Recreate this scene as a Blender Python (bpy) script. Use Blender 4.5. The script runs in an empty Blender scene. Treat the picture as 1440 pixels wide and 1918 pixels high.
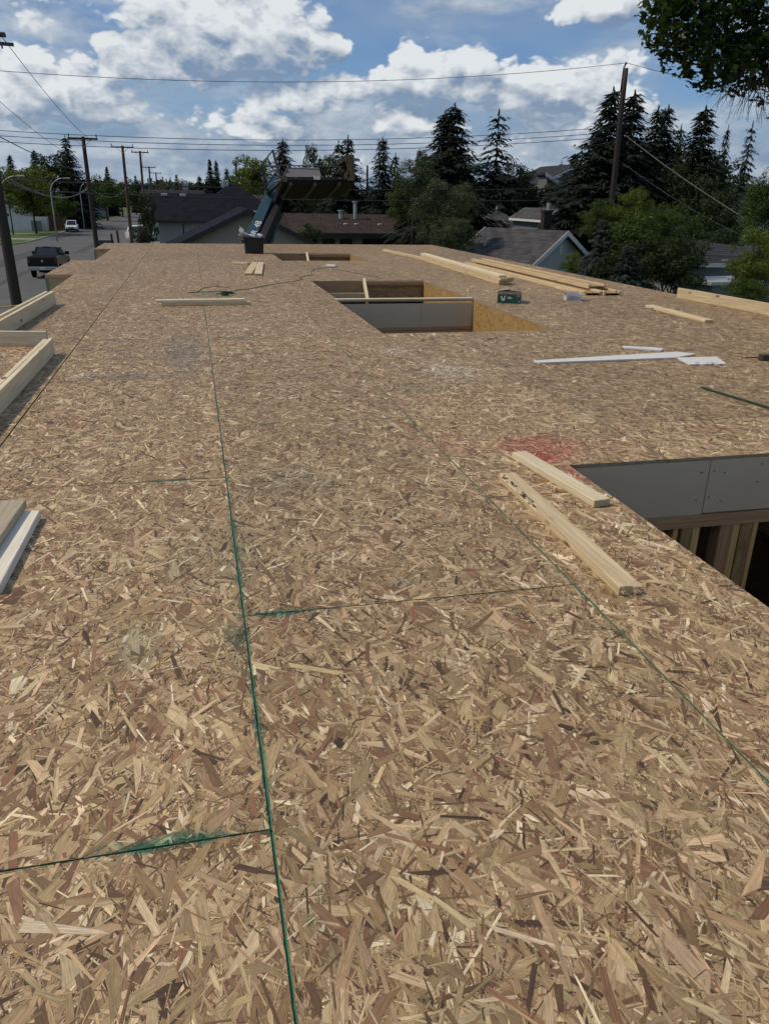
import bpy, bmesh, math, random
import numpy as np
from mathutils import Vector, Matrix

random.seed(7)
RNG = np.random.default_rng(11)
SC = bpy.context.scene
COL = SC.collection
rad = math.radians

# ------------------------------------------------------------------ camera
# Measured from the 4 x 8 ft floor sheets: the deck top is z = 0, the sheets run along +Y.
FOCAL, PITCH, YAW, ROLL, EYE, CAMX = 1458.68, 0.382136, 0.233933, 0.018688, 1.33016, -0.0805
GZ = -4.5                                    # street level below the deck
_fw = Vector((math.sin(YAW) * math.cos(PITCH), math.cos(YAW) * math.cos(PITCH), -math.sin(PITCH)))
_rt = Vector((math.cos(YAW), -math.sin(YAW), 0.0))
_up = _rt.cross(_fw)
_r2 = math.cos(ROLL) * _rt + math.sin(ROLL) * _up
_u2 = -math.sin(ROLL) * _rt + math.cos(ROLL) * _up
cam_data = bpy.data.cameras.new('camera')
cam = bpy.data.objects.new('camera', cam_data)
COL.objects.link(cam)
m = Matrix((_r2, _u2, -_fw)).transposed().to_4x4()
m.translation = Vector((CAMX, 0.0, EYE))
cam.matrix_world = m
cam_data.sensor_fit = 'HORIZONTAL'
cam_data.sensor_width = 36.0
cam_data.lens = FOCAL * 36.0 / 1440.0
cam_data.clip_start = 0.05
cam_data.clip_end = 6000.0
SC.camera = cam

# ------------------------------------------------------------------ sun, sky, exposure
SUN_DIR = Vector((-0.60, 0.10, 0.79)).normalized()       # towards the sun: high, over the street on the left
sun_d = bpy.data.lights.new('sun', 'SUN')
sun_d.energy = 3.5
sun_d.angle = rad(4.0)
sun_d.color = (1.0, 0.90, 0.76)
sun = bpy.data.objects.new('sun', sun_d)
COL.objects.link(sun)
sun.rotation_euler = SUN_DIR.to_track_quat('Z', 'Y').to_euler()
SC.view_settings.view_transform = 'Standard'
SC.view_settings.look = 'None'
SC.view_settings.gamma = 1.0
SC.view_settings.use_curve_mapping = False
SC.view_settings.exposure = -0.36
SC.view_settings.use_white_balance = True          # the phone balanced for the cloudy shade
SC.view_settings.white_balance_temperature = 7200
SC.view_settings.white_balance_tint = 10
SC.cycles.max_bounces = 5
SC.cycles.diffuse_bounces = 3
SC.cycles.transparent_max_bounces = 6
SC.cycles.use_adaptive_sampling = True
SC.cycles.adaptive_threshold = 0.03


class Nodes:
    """A small wrapper that makes node trees readable."""
    def __init__(self, tree):
        self.t = tree

    def new(self, kind, **kw):
        n = self.t.nodes.new(kind)
        for k, v in kw.items():
            setattr(n, k, v)
        return n

    def put(self, sock, v):
        if v is None:
            return
        if isinstance(v, bpy.types.NodeSocket):
            self.t.links.new(v, sock)
        else:
            if hasattr(sock.default_value, '__len__') and not hasattr(v, '__len__'):
                v = [v] * len(sock.default_value)
            if hasattr(v, '__len__') and len(sock.default_value) == 4 and len(v) == 3:
                v = (*v, 1.0)
            sock.default_value = v

    def math(self, op, a, b=None, c=None, clamp=False):
        n = self.new('ShaderNodeMath', operation=op, use_clamp=clamp)
        for i, v in enumerate((a, b, c)):
            self.put(n.inputs[i], v)
        return n.outputs[0]

    def vec(self, op, a, b=None):
        n = self.new('ShaderNodeVectorMath', operation=op)
        self.put(n.inputs[0], a)
        if b is not None:
            self.put(n.inputs[1], b)
        return n.outputs['Value'] if op in ('LENGTH', 'DISTANCE', 'DOT_PRODUCT') else n.outputs[0]

    def xyz(self, x=0.0, y=0.0, z=0.0):
        n = self.new('ShaderNodeCombineXYZ')
        for i, v in enumerate((x, y, z)):
            self.put(n.inputs[i], v)
        return n.outputs[0]

    def sep(self, v):
        n = self.new('ShaderNodeSeparateXYZ')
        self.put(n.inputs[0], v)
        return n.outputs

    def noise(self, v, scale=1.0, detail=4.0, rough=0.5, dist=0.0, lac=2.0):
        n = self.new('ShaderNodeTexNoise')
        self.put(n.inputs['Vector'], v)
        for k, val in (('Scale', scale), ('Detail', detail), ('Roughness', rough), ('Distortion', dist), ('Lacunarity', lac)):
            self.put(n.inputs[k], val)
        return n.outputs['Fac']

    def voronoi(self, v, scale=1.0, feature='F1', out='Distance', detail=0.0, rand=1.0):
        n = self.new('ShaderNodeTexVoronoi', feature=feature)
        self.put(n.inputs['Vector'], v)
        self.put(n.inputs['Scale'], scale)
        if 'Detail' in n.inputs:
            self.put(n.inputs['Detail'], detail)
        self.put(n.inputs['Randomness'], rand)
        return n.outputs[out]

    def mix(self, fac, a, b, mode='MIX'):
        n = self.new('ShaderNodeMix', data_type='RGBA', blend_type=mode)
        self.put(n.inputs['Factor'], fac)
        self.put(n.inputs['A'], a) if False else self.put(n.inputs[6], a)
        self.put(n.inputs[7], b)
        return n.outputs[2]

    def ramp(self, v, a, b, lo=0.0, hi=1.0, smooth=True):
        n = self.new('ShaderNodeMapRange', interpolation_type='SMOOTHSTEP' if smooth else 'LINEAR')
        for i, val in enumerate((v, a, b, lo, hi)):
            self.put(n.inputs[i], val)
        return n.outputs[0]


# ---- clouds are a density over directions of the sky; the same broken field goes on all round the dome
# azimuth, elevation, half-width, half-height (degrees), weight
CLOUDS = [(3.4, 8.6, 8.6, 3.5, 1.15), (-8.0, 5.3, 6.4, 2.9, 1.15), (7.3, 5.7, 4.6, 1.9, .65), (15.1, 7.0, 3.6, 2.5, 1.25),
          (18.9, 7.4, 1.75, 2.6, 1.15), (23.6, 6.3, 4.3, 2.5, 1.1), (28.0, 5.4, 3.4, 2.4, .85), (26.4, 10.9, 3.8, 1.7, 1.1), (-2.0, 7.2, 5.0, 2.0, .75),
          (15.4, 4.7, 3.4, 1.3, .7), (26.5, 3.9, 4.2, 1.3, .6), (4.2, 4.3, 4.6, 1.2, .6), (10.8, 6.2, 2.0, 1.4, .6)]
CLEAR = [(11.9, 9.6, 2.7, 3.0, 1.1), (20.8, 9.8, 5.0, 1.4, 1.0), (31.6, 7.2, 3.6, 2.6, .8)]


def build_sky():
    w = bpy.data.worlds.new('World')
    SC.world = w
    w.use_nodes = True
    w.cycles.sampling_method = 'MANUAL'
    w.cycles.sample_map_resolution = 512
    t = w.node_tree
    t.nodes.clear()
    g = bpy.data.node_groups.new('cloud_billows', 'ShaderNodeTree')
    g.interface.new_socket('Direction', in_out='INPUT', socket_type='NodeSocketVector')
    g.interface.new_socket('Density', in_out='OUTPUT', socket_type='NodeSocketFloat')
    N = Nodes(g)
    gi, go = N.new('NodeGroupInput'), N.new('NodeGroupOutput')
    d = N.vec('MULTIPLY', gi.outputs[0], (1.0, 1.0, 1.7))
    fine = N.math('SUBTRACT', N.noise(d, 20.0, 7.0, .60), .5)
    puff = None
    for sc, amp in ((19.0, 1.0), (43.0, .60), (95.0, .34)):
        q = N.math('MULTIPLY', N.math('ABSOLUTE', N.math('SUBTRACT', N.noise(N.vec('ADD', d, (sc, 0, 0)), sc, 0.0), .5)), amp * 2)
        puff = q if puff is None else N.math('ADD', puff, q)
    N.put(go.inputs[0], N.math('ADD', N.math('MULTIPLY', fine, .95), N.math('SUBTRACT', N.math('MULTIPLY', puff, 1.15), .46)))

    N = Nodes(t)
    tc = N.new('ShaderNodeTexCoord')
    d = N.vec('NORMALIZE', tc.outputs['Generated'])
    x, y, z = N.sep(d)
    az = N.math('MULTIPLY', N.math('ARCTAN2', x, y), 57.2958)
    el = N.math('MULTIPLY', N.math('ARCSINE', z), 57.2958)
    low = N.ramp(el, 7.5, 1.5)
    nt = N.new('ShaderNodeTexNoise')
    N.put(nt.inputs['Vector'], d)
    nt.inputs['Scale'].default_value, nt.inputs['Detail'].default_value = 20.0, 2.0
    warp = N.vec('MULTIPLY', N.vec('SUBTRACT', nt.outputs['Color'], (.5, .5, .5)), (3.4, 2.2, 0.0))
    ae = N.vec('ADD', N.xyz(az, el, 0.0), warp)

    def blob(b, p, flat):
        a, e, ra, re, s = b
        n = N.new('ShaderNodeVectorMath', operation='MULTIPLY_ADD')
        N.put(n.inputs[0], p); n.inputs[1].default_value = (1 / ra, 1 / re, 0); n.inputs[2].default_value = (-a / ra, -e / re, 0)
        v = n.outputs[0]
        if flat:
            v = N.vec('MAXIMUM', v, N.vec('MULTIPLY', v, (-1.0, -1.9, 0.0)))
        return N.math('MULTIPLY_ADD', N.vec('LENGTH', v), -s, s)

    def cover(p, blobs, flat, floor):
        c = None
        for b in blobs:
            q = blob(b, p, flat)
            c = q if c is None else N.math('MAXIMUM', c, q)
        return N.math('MAXIMUM', c, floor)
    big = N.math('SUBTRACT', N.noise(N.vec('MULTIPLY', d, (1, 1, 2.2)), 5.5, 2.0, .5), .5)
    heap = N.math('MULTIPLY_ADD', big, 2.2, -.42)                   # scattered heaps all round the sky
    cov = N.math('MAXIMUM', cover(ae, CLOUDS, True, -.9), heap)
    cov2 = N.math('MAXIMUM', cover(N.vec('ADD', ae, (-.5, 1.3, 0)), CLOUDS, True, -.9), heap)
    clr = cover(ae, CLEAR, False, 0.0)
    g1 = N.new('ShaderNodeGroup'); g1.node_tree = g
    N.put(g1.inputs[0], d)
    # the same billows a little way towards the sun: where they thin out, the cloud is lit
    g2 = N.new('ShaderNodeGroup'); g2.node_tree = g
    N.put(g2.inputs[0], N.vec('ADD', d, (-0.005, 0.0, 0.012)))
    n1, n2 = g1.outputs[0], g2.outputs[0]
    dn = N.math('SUBTRACT', n1, n2)
    # heaped clouds with crisp tops
    dens = N.math('MULTIPLY_ADD', n1, .62, cov)
    dens = N.math('MULTIPLY_ADD', clr, -.6, dens)
    alpha = N.ramp(dens, -.02, .20)
    lit = N.math('MULTIPLY_ADD', dn, .78, .50)
    lit = N.math('MULTIPLY_ADD', N.math('SUBTRACT', cov, cov2), 1.1, lit)
    lit = N.math('MULTIPLY_ADD', N.ramp(dens, .30, 1.1), -.30, lit)
    lit = N.math('MULTIPLY_ADD', low, -.10, lit, clamp=True)
    cloud = N.mix(lit, (2.2, 3.3, 5.2), (8.6, 9.6, 10.9))
    alpha = N.math('MULTIPLY', alpha, N.ramp(lit, 0.0, .45, .62, 1.0))      # shaded bases melt into the haze
    # soft grey sheet cloud behind them, closing towards the horizon
    soft = N.math('MULTIPLY_ADD', big, 1.1, N.math('MULTIPLY_ADD', low, .55, .12))
    sn = N.noise(N.vec('MULTIPLY', d, (1, 1, 3.4)), 11.0, 5.0, .55)
    sn2 = N.math('SUBTRACT', sn, .5)
    soft = N.math('MULTIPLY_ADD', sn2, 1.3, N.math('MULTIPLY_ADD', clr, -.7, soft))
    salpha = N.ramp(soft, -.15, .55, 0, .90)
    sheet_ = N.mix(N.math('MULTIPLY_ADD', dn, .28, N.ramp(sn, .34, .70, .05, .75), clamp=True), (2.5, 3.7, 5.7), (6.8, 7.9, 9.4))
    sky = N.new('ShaderNodeTexSky', sky_type='NISHITA')
    sky.sun_disc = False
    sky.sun_elevation = math.asin(SUN_DIR.z)
    sky.sun_rotation = math.atan2(SUN_DIR.x, SUN_DIR.y)
    sky.altitude = 700.0
    sky.air_density, sky.dust_density, sky.ozone_density = 1.0, 0.6, 2.0
    # thin high veil, thicker towards the horizon
    veil = N.ramp(N.noise(N.vec('MULTIPLY', d, (1.0, 1.0, 3.0)), 4.0, 3.0, .55), .38, .72, .15, .75)
    veil = N.math('MAXIMUM', veil, N.math('MULTIPLY', low, .75))
    base = N.mix(veil, N.mix(1.0, sky.outputs[0], (.55, .84, 1.22), 'MULTIPLY'), (3.3, 4.7, 6.8))
    col = N.mix(alpha, N.mix(salpha, base, sheet_), cloud)
    bg = N.new('ShaderNodeBackground')
    N.put(bg.inputs['Color'], col)
    bg.inputs['Strength'].default_value = 0.105
    out = N.new('ShaderNodeOutputWorld')
    t.links.new(bg.outputs[0], out.inputs[0])


build_sky()

# ------------------------------------------------------------------ mesh helpers
def ray(px, py):
    return (_fw + _r2 * ((px - 720.0) / FOCAL) - _u2 * ((py - 959.0) / FOCAL))


def at(px, py, dist):
    """Survey point: the spot seen at that picture position, `dist` metres down the site."""
    d = ray(px, py)
    return Vector((CAMX, 0.0, EYE)) + d * (dist / d.y)


def onz(px, py, z=0.0):
    d = ray(px, py)
    return Vector((CAMX, 0.0, EYE)) + d * ((z - EYE) / d.z)


def tag(o, label=None, cat=None, group=None, kind=None):
    if label: o['label'] = label
    if cat: o['category'] = cat
    if group: o['group'] = group
    if kind: o['kind'] = kind
    return o


def link(name, data, parent=None):
    o = bpy.data.objects.new(name, data)
    COL.objects.link(o)
    if parent is not None:
        o.parent = parent
    return o


def empty(name, loc=(0, 0, 0), rz=0.0):
    o = link(name, None)
    o.location = loc
    o.rotation_euler = (0, 0, rz)
    return o


def copy_tree(o, parent=None):
    c = o.copy()
    COL.objects.link(c)
    c.parent = parent
    for ch in list(o.children):
        copy_tree(ch, c)
    return c


class MB:
    """Collects boxes, prisms and tubes; build() links them as one mesh object."""
    def __init__(self):
        self.v, self.f, self.mi = [], [], []

    def add(self, verts, faces, mi=0):
        o = len(self.v)
        self.v += [tuple(p) for p in verts]
        self.f += [tuple(i + o for i in q) for q in faces]
        self.mi += [mi] * len(faces)
        return self

    def box(self, x0, x1, y0, y1, z0, z1, mi=0, M=None):
        vs = [Vector(p) for p in ((x0, y0, z0), (x1, y0, z0), (x1, y1, z0), (x0, y1, z0), (x0, y0, z1), (x1, y0, z1), (x1, y1, z1), (x0, y1, z1))]
        if M is not None:
            vs = [M @ p for p in vs]
        return self.add(vs, [(0, 3, 2, 1), (4, 5, 6, 7), (0, 1, 5, 4), (1, 2, 6, 5), (2, 3, 7, 6), (3, 0, 4, 7)], mi)

    def bar(self, a, b, w, h, mi=0, up=(0, 0, 1)):
        """A rectangular bar from a to b, w across and h high."""
        a, b = Vector(a), Vector(b)
        d = (b - a).normalized()
        s = d.cross(Vector(up))
        if s.length < 1e-4:
            s = d.cross(Vector((1, 0, 0)))
        s.normalize()
        u = s.cross(d)
        vs = [p + s * (i * w / 2) + u * (j * h / 2) for p in (a, b) for i, j in ((-1, -1), (1, -1), (1, 1), (-1, 1))]
        return self.add(vs, [(3, 2, 1, 0), (4, 5, 6, 7), (0, 1, 5, 4), (1, 2, 6, 5), (2, 3, 7, 6), (3, 0, 4, 7)], mi)

    def tube(self, pts, r, n=8, mi=0, caps=True):
        pts = [Vector(p) for p in pts]
        rs = r if hasattr(r, '__len__') else [r] * len(pts)
        o = len(self.v)
        prev = None
        for i, p in enumerate(pts):
            d = (pts[min(i + 1, len(pts) - 1)] - pts[max(i - 1, 0)]).normalized()
            s = d.cross(Vector((0, 0, 1))) if prev is None else prev - d * prev.dot(d)
            if s.length < 1e-3:
                s = d.cross(Vector((1, 0, 0)))
            s.normalize(); prev = s
            u = s.cross(d)
            self.v += [tuple(p + (s * math.cos(k * 2 * math.pi / n) + u * math.sin(k * 2 * math.pi / n)) * rs[i]) for k in range(n)]
        fs = []
        for i in range(len(pts) - 1):
            for k in range(n):
                k2 = (k + 1) % n
                fs.append((o + i * n + k, o + i * n + k2, o + (i + 1) * n + k2, o + (i + 1) * n + k))
        if caps:
            fs.append(tuple(o + k for k in reversed(range(n))))
            fs.append(tuple(o + (len(pts) - 1) * n + k for k in range(n)))
        self.f += fs
        self.mi += [mi] * len(fs)
        return self

    def prism(self, poly, axis, a0, a1, mi=0, shrink=1.0):
        """poly: 2-D outline in the plane across `axis` ('x','y','z'), swept from a0 to a1."""
        def p3(p, a):
            return {'x': (a, p[0], p[1]), 'y': (p[0], a, p[1]), 'z': (p[0], p[1], a)}[axis]
        n = len(poly)
        vs = [p3(p, a0) for p in poly] + [p3(p, a1) for p in poly]
        fs = [tuple(range(n))[::-1], tuple(range(n, 2 * n))] + [(i, (i + 1) % n, n + (i + 1) % n, n + i) for i in range(n)]
        return self.add(vs, fs, mi)

    def build(self, name, mats, parent=None, bevel=0.0, smooth=False, seg=1):
        me = bpy.data.meshes.new(name)
        me.from_pydata(self.v, [], self.f)
        me.polygons.foreach_set('material_index', self.mi)
        for m_ in (mats if isinstance(mats, (list, tuple)) else [mats]):
            me.materials.append(m_)
        bm = bmesh.new(); bm.from_mesh(me)
        bmesh.ops.recalc_face_normals(bm, faces=bm.faces)
        if bevel:
            es = [e for e in bm.edges if len(e.link_faces) == 2 and e.calc_face_angle(0) > .5]
            bmesh.ops.bevel(bm, geom=es, offset=bevel, segments=seg, affect='EDGES', profile=.6, clamp_overlap=True)
        bm.to_mesh(me); bm.free()
        if smooth:
            me.polygons.foreach_set('use_smooth', [True] * len(me.polygons))
        return link(name, me, parent)


# ------------------------------------------------------------------ materials
MAT = {}


def new_mat(name):
    m_ = bpy.data.materials.new(name)
    m_.use_nodes = True
    m_.node_tree.nodes.clear()
    N = Nodes(m_.node_tree)
    out = N.new('ShaderNodeOutputMaterial')
    b = N.new('ShaderNodeBsdfPrincipled')
    m_.node_tree.links.new(b.outputs[0], out.inputs[0])
    MAT[name] = m_
    return m_, N, b, out


def simple(name, col, rough=.6, metal=0.0, var=.12, scale=6.0, spec=.4, bump=0.0, bscale=60.0, rnd=0.0):
    """Plain paint, plastic, metal or board: colour with blotchy wear and a little relief."""
    m_, N, b, _ = new_mat(name)
    tc = N.new('ShaderNodeTexCoord').outputs['Object']
    n1 = N.noise(tc, scale, 5.0, .6)
    f = N.ramp(n1, .25, .75, 1 - var, 1 + var, False)
    if rnd:
        oi = N.new('ShaderNodeObjectInfo').outputs['Random']
        f = N.math('MULTIPLY', f, N.ramp(oi, 0, 1, 1 - rnd, 1 + rnd, False))
    c = N.vec('MULTIPLY', N.xyz(*col), N.xyz(f, f, f))
    N.put(b.inputs['Base Color'], c)
    b.inputs['Metallic'].default_value = metal
    N.put(b.inputs['Roughness'], N.ramp(N.noise(tc, scale * 3, 3), .2, .8, max(0, rough - .1), min(1, rough + .1), False))
    b.inputs['Specular IOR Level'].default_value = spec
    if bump:
        bp = N.new('ShaderNodeBump')
        bp.inputs['Strength'].default_value = bump
        bp.inputs['Distance'].default_value = .01
        N.put(bp.inputs['Height'], N.noise(tc, bscale, 4.0, .6))
        N.put(b.inputs['Normal'], bp.outputs[0])
    return m_


def wood(name, light, dark, knots=.5, end=.62, rough=.65, gs=1.0):
    """Sawn lumber: grain runs along local X; end grain is darker."""
    m_, N, b, _ = new_mat(name)
    tcn = N.new('ShaderNodeTexCoord')
    oi = N.new('ShaderNodeObjectInfo').outputs['Random']
    tc = N.vec('ADD', tcn.outputs['Object'], N.xyz(N.math('MULTIPLY', oi, 37.0), N.math('MULTIPLY', oi, 11.0), N.math('MULTIPLY', oi, 5.0)))
    warp = N.noise(N.vec('MULTIPLY', tc, (1.2, 6.0, 6.0)), 1.0, 3.0)
    g = N.noise(N.vec('ADD', N.vec('MULTIPLY', tc, (2.2 * gs, 70.0 * gs, 70.0 * gs)), N.xyz(0, N.math('MULTIPLY', warp, 6.0), 0)), 1.0, 6.0, .6)
    g = N.ramp(g, .36, .66)
    blotch = N.noise(N.vec('MULTIPLY', tc, (1.0, 8.0, 8.0)), 1.6, 4.0)
    c = N.mix(g, dark, light)
    c = N.mix(N.ramp(blotch, .35, .75, 0, .35), c, tuple(v * .72 for v in light))
    kv = N.vec('MULTIPLY', tc, (5.0, 13.0, 13.0))
    kd = N.voronoi(kv, 1.0)
    kr = N.voronoi(kv, 1.0, out='Color')
    kx = N.sep(kr)[0]
    knot = N.math('MULTIPLY', N.ramp(kd, .30, .12), N.math('LESS_THAN', kx, .16 * knots))
    c = N.mix(knot, c, (.13, .075, .04))
    nx = N.math('ABSOLUTE', N.sep(tcn.outputs['Normal'])[0])
    e = N.math('GREATER_THAN', nx, .75)
    c = N.mix(N.math('MULTIPLY', e, .8), c, tuple(v * end for v in dark))
    tone = N.ramp(oi, 0, 1, .9, 1.08, False)
    c = N.vec('MULTIPLY', c, N.xyz(tone, tone, tone))
    N.put(b.inputs['Base Color'], c)
    b.inputs['Roughness'].default_value = rough
    b.inputs['Specular IOR Level'].default_value = .3
    bp = N.new('ShaderNodeBump'); bp.inputs['Strength'].default_value = .35; bp.inputs['Distance'].default_value = .004
    N.put(bp.inputs['Height'], g)
    N.put(b.inputs['Normal'], bp.outputs[0])
    return m_


# stains on the floor: centre x, y, half-size x, y, strength, colour
GREEN, GREY, RED, WHITE = (.022, .105, .06), (.13, .125, .115), (.34, .045, .04), (.62, .60, .57)
STAINS = [(-.22, 1.395, .28, .030, .95, GREEN), (.0, 1.75, .014, .55, .8, GREEN), (.0, 2.9, .016, .85, .8, GREEN), (-.03, 2.25, .05, .25, .55, GREEN), (.14, 2.372, .26, .022, 1.0, GREEN),
          (-.30, 3.83, .26, .025, .85, GREEN), (.30, 3.7, .42, .34, .20, GREEN), (-.10, 2.9, .28, .42, .18, GREEN), (1.22, 2.3, .010, .7, .6, GREEN),
          (1.22, 4.9, .012, .9, .5, GREEN), (.9, 2.37, .16, .012, .6, GREEN), (.08, 1.15, .03, .20, .25, GREEN), (-.35, 2.25, .10, .22, .30, GREEN),
          (.25, 12.0, .55, .55, .45, GREEN), (.3, 8.15, .22, .16, .6, GREEN), (1.55, 5.6, .42, .18, .30, GREEN), (.25, 4.8, .22, .025, .5, GREEN),
          (-.24, 7.4, .26, 1.2, .62, GREY), (-.55, 6.36, .68, .16, .60, GREY), (-.85, 8.1, .36, .13, .70, GREY), (.62, 2.5, .10, .06, .45, GREY),
          (-.7, 7.3, .35, .5, .22, GREY), (1.75, 3.86, .15, .18, .85, RED), (1.82, 4.06, .36, .32, .45, RED), (1.80, 3.6, .035, .30, .6, RED), (1.3, 4.2, .25, .2, .10, RED),
          (1.95, 6.25, .34, .55, .22, WHITE), (1.72, 7.2, .22, .35, .18, WHITE), (-1.0, 6.45, .10, .12, .35, WHITE)]


def make_osb():
    m_, N, b, _ = new_mat('osb_strand')
    pos = N.new('ShaderNodeNewGeometry').outputs['Position']
    at_ = N.new('ShaderNodeAttribute', attribute_name='tint').outputs['Color']
    uv = N.new('ShaderNodeUVMap', uv_map='grain').outputs[0]
    u1 = N.new('ShaderNodeUVMap', uv_map='edge').outputs[0]
    g = N.noise(N.vec('MULTIPLY', uv, (14.0, 330.0, 1.0)), 1.0, 4.0, .65)
    g2 = N.noise(N.vec('MULTIPLY', uv, (40.0, 90.0, 1.0)), 1.0, 3.0, .6)
    f = N.math('MULTIPLY', N.ramp(g, .25, .75, .54, 1.36, False), N.ramp(g2, .25, .75, .82, 1.16, False))
    ex, ey, _z = N.sep(u1)
    ed = N.math('MINIMUM', N.math('MINIMUM', ey, N.math('SUBTRACT', 1.0, ey)), N.math('MULTIPLY', N.math('MINIMUM', ex, N.math('SUBTRACT', 1.0, ex)), 3.0))
    f = N.math('MULTIPLY', f, N.ramp(ed, 0.0, .10, .80, 1.0))
    c = N.vec('MULTIPLY', at_, N.xyz(f, f, f))
    # general dirt and scuffs
    dirt = N.noise(pos, 1.3, 5.0, .6)
    c = N.mix(N.ramp(dirt, .45, .8, 0, .28), c, N.vec('MULTIPLY', c, (.70, .67, .63)))
    nz = N.noise(N.vec('MULTIPLY', pos, (1, 1, 0)), 30.0, 4.0, .7)
    nb = N.noise(N.vec('MULTIPLY', pos, (1, 1, 0)), 7.0, 2.0, .6)
    nn = N.math('ADD', N.math('MULTIPLY', N.math('SUBTRACT', nz, .5), 1.9), N.math('MULTIPLY', N.math('SUBTRACT', nb, .5), 1.2))
    stn = N.new('ShaderNodeAttribute', attribute_name='stain')
    k = N.math('ADD', N.math('MULTIPLY_ADD', stn.outputs['Alpha'], 4.0, -3.0), nn)
    lum = N.vec('DOT_PRODUCT', c, (.9, 1.5, .9))
    sc = N.vec('MULTIPLY', stn.outputs['Color'], N.xyz(N.math('ADD', lum, .30), N.math('ADD', lum, .30), N.math('ADD', lum, .30)))
    amt = N.new('ShaderNodeAttribute', attribute_name='soak').outputs['Fac']
    c = N.mix(N.math('MULTIPLY', N.ramp(k, -.05, .9), amt), c, sc)
    N.put(b.inputs['Base Color'], c)
    N.put(b.inputs['Roughness'], N.ramp(g2, .2, .8, .48, .68, False))
    b.inputs['Specular IOR Level'].default_value = .36
    bp = N.new('ShaderNodeBump'); bp.inputs['Strength'].default_value = .4; bp.inputs['Distance'].default_value = .0015
    N.put(bp.inputs['Height'], g)
    N.put(b.inputs['Normal'], bp.outputs[0])


make_osb()
simple('osb_core', (.36, .26, .165), .75, var=.25, scale=40)
simple('panel_edge', (.03, .17, .10), .7, var=.4, scale=9)
simple('panel_edge_raw', (.34, .25, .16), .8, var=.35, scale=60)
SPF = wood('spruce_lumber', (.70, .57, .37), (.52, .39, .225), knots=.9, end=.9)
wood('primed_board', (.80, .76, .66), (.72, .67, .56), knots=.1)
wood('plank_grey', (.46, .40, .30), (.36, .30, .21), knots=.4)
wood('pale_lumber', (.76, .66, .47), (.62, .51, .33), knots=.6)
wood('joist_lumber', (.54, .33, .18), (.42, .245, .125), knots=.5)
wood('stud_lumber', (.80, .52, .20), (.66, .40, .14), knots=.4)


def osb_flat(name, cols):
    """Strand board seen from the side: overlapping chips without separate geometry."""
    m_, N, b, _ = new_mat(name)
    tc = N.new('ShaderNodeTexCoord').outputs['Object']
    w_ = N.vec('ADD', tc, N.vec('MULTIPLY', N.xyz(N.noise(tc, 9.0, 2.0), N.noise(N.vec('ADD', tc, (5, 3, 1)), 9.0, 2.0), 0.0), (.12, .12, 0.0)))
    c1 = N.sep(N.voronoi(N.vec('MULTIPLY', w_, (11.0, 30.0, 30.0)), 1.0, out='Color'))[0]
    c2 = N.sep(N.voronoi(N.vec('MULTIPLY', w_, (26.0, 14.0, 22.0)), 1.0, out='Color'))[1]
    g = N.noise(N.vec('MULTIPLY', tc, (12, 160, 160)), 1.0, 4.0, .6)
    c = N.mix(c1, cols[0], cols[1])
    c = N.mix(N.math('MULTIPLY', N.math('GREATER_THAN', c2, .6), .8), c, cols[2])
    f = N.ramp(g, .3, .7, .75, 1.15, False)
    N.put(b.inputs['Base Color'], N.vec('MULTIPLY', c, N.xyz(f, f, f)))
    b.inputs['Roughness'].default_value = .75
    b.inputs['Specular IOR Level'].default_value = .25


osb_flat('yellow_panel', ((.46, .28, .095), (.28, .155, .05), (.40, .27, .13)))
osb_flat('dark_osb', ((.48, .31, .14), (.28, .17, .075), (.40, .25, .115)))
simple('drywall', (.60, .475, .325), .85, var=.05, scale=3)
simple('screw', (.06, .055, .05), .4, .6)

# ------------------------------------------------------------------ floor deck of OSB sheets
X0, X1, Y0, Y1 = -2.18, 7.36, -1.6, 25.3
HOLES = [(1.83, 4.4, -.9, 3.70), (1.82, 3.82, 8.20, 11.05), (1.85, 3.85, 11.17, 13.86), (1.84, 3.86, 18.50, 21.0)]
PALETTE = np.array([(.555, .418, .258), (.455, .328, .192), (.38, .264, .149), (.295, .196, .108), (.212, .131, .071), (.152, .086, .049), (.25, .131, .077), (.725, .602, .418), (.345, .244, .131), (.083, .050, .031)])
PWEIGHT = np.array([.15, .165, .165, .145, .115, .085, .055, .065, .06, .05])


def cut(rect, holes):
    """rect minus the floor openings, as rectangles; a side that is a cut keeps no joint gap."""
    out = [rect]
    for hx0, hx1, hy0, hy1 in holes:
        nxt = []
        for x0, x1, y0, y1 in out:
            if x1 <= hx0 or x0 >= hx1 or y1 <= hy0 or y0 >= hy1:
                nxt.append((x0, x1, y0, y1)); continue
            if y0 < hy0: nxt.append((x0, x1, y0, hy0))
            if y1 > hy1: nxt.append((x0, x1, hy1, y1))
            ya, yb = max(y0, hy0), min(y1, hy1)
            if x0 < hx0: nxt.append((x0, hx0, ya, yb))
            if x1 > hx1: nxt.append((hx1, x1, ya, yb))
        out = nxt
    return out


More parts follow.
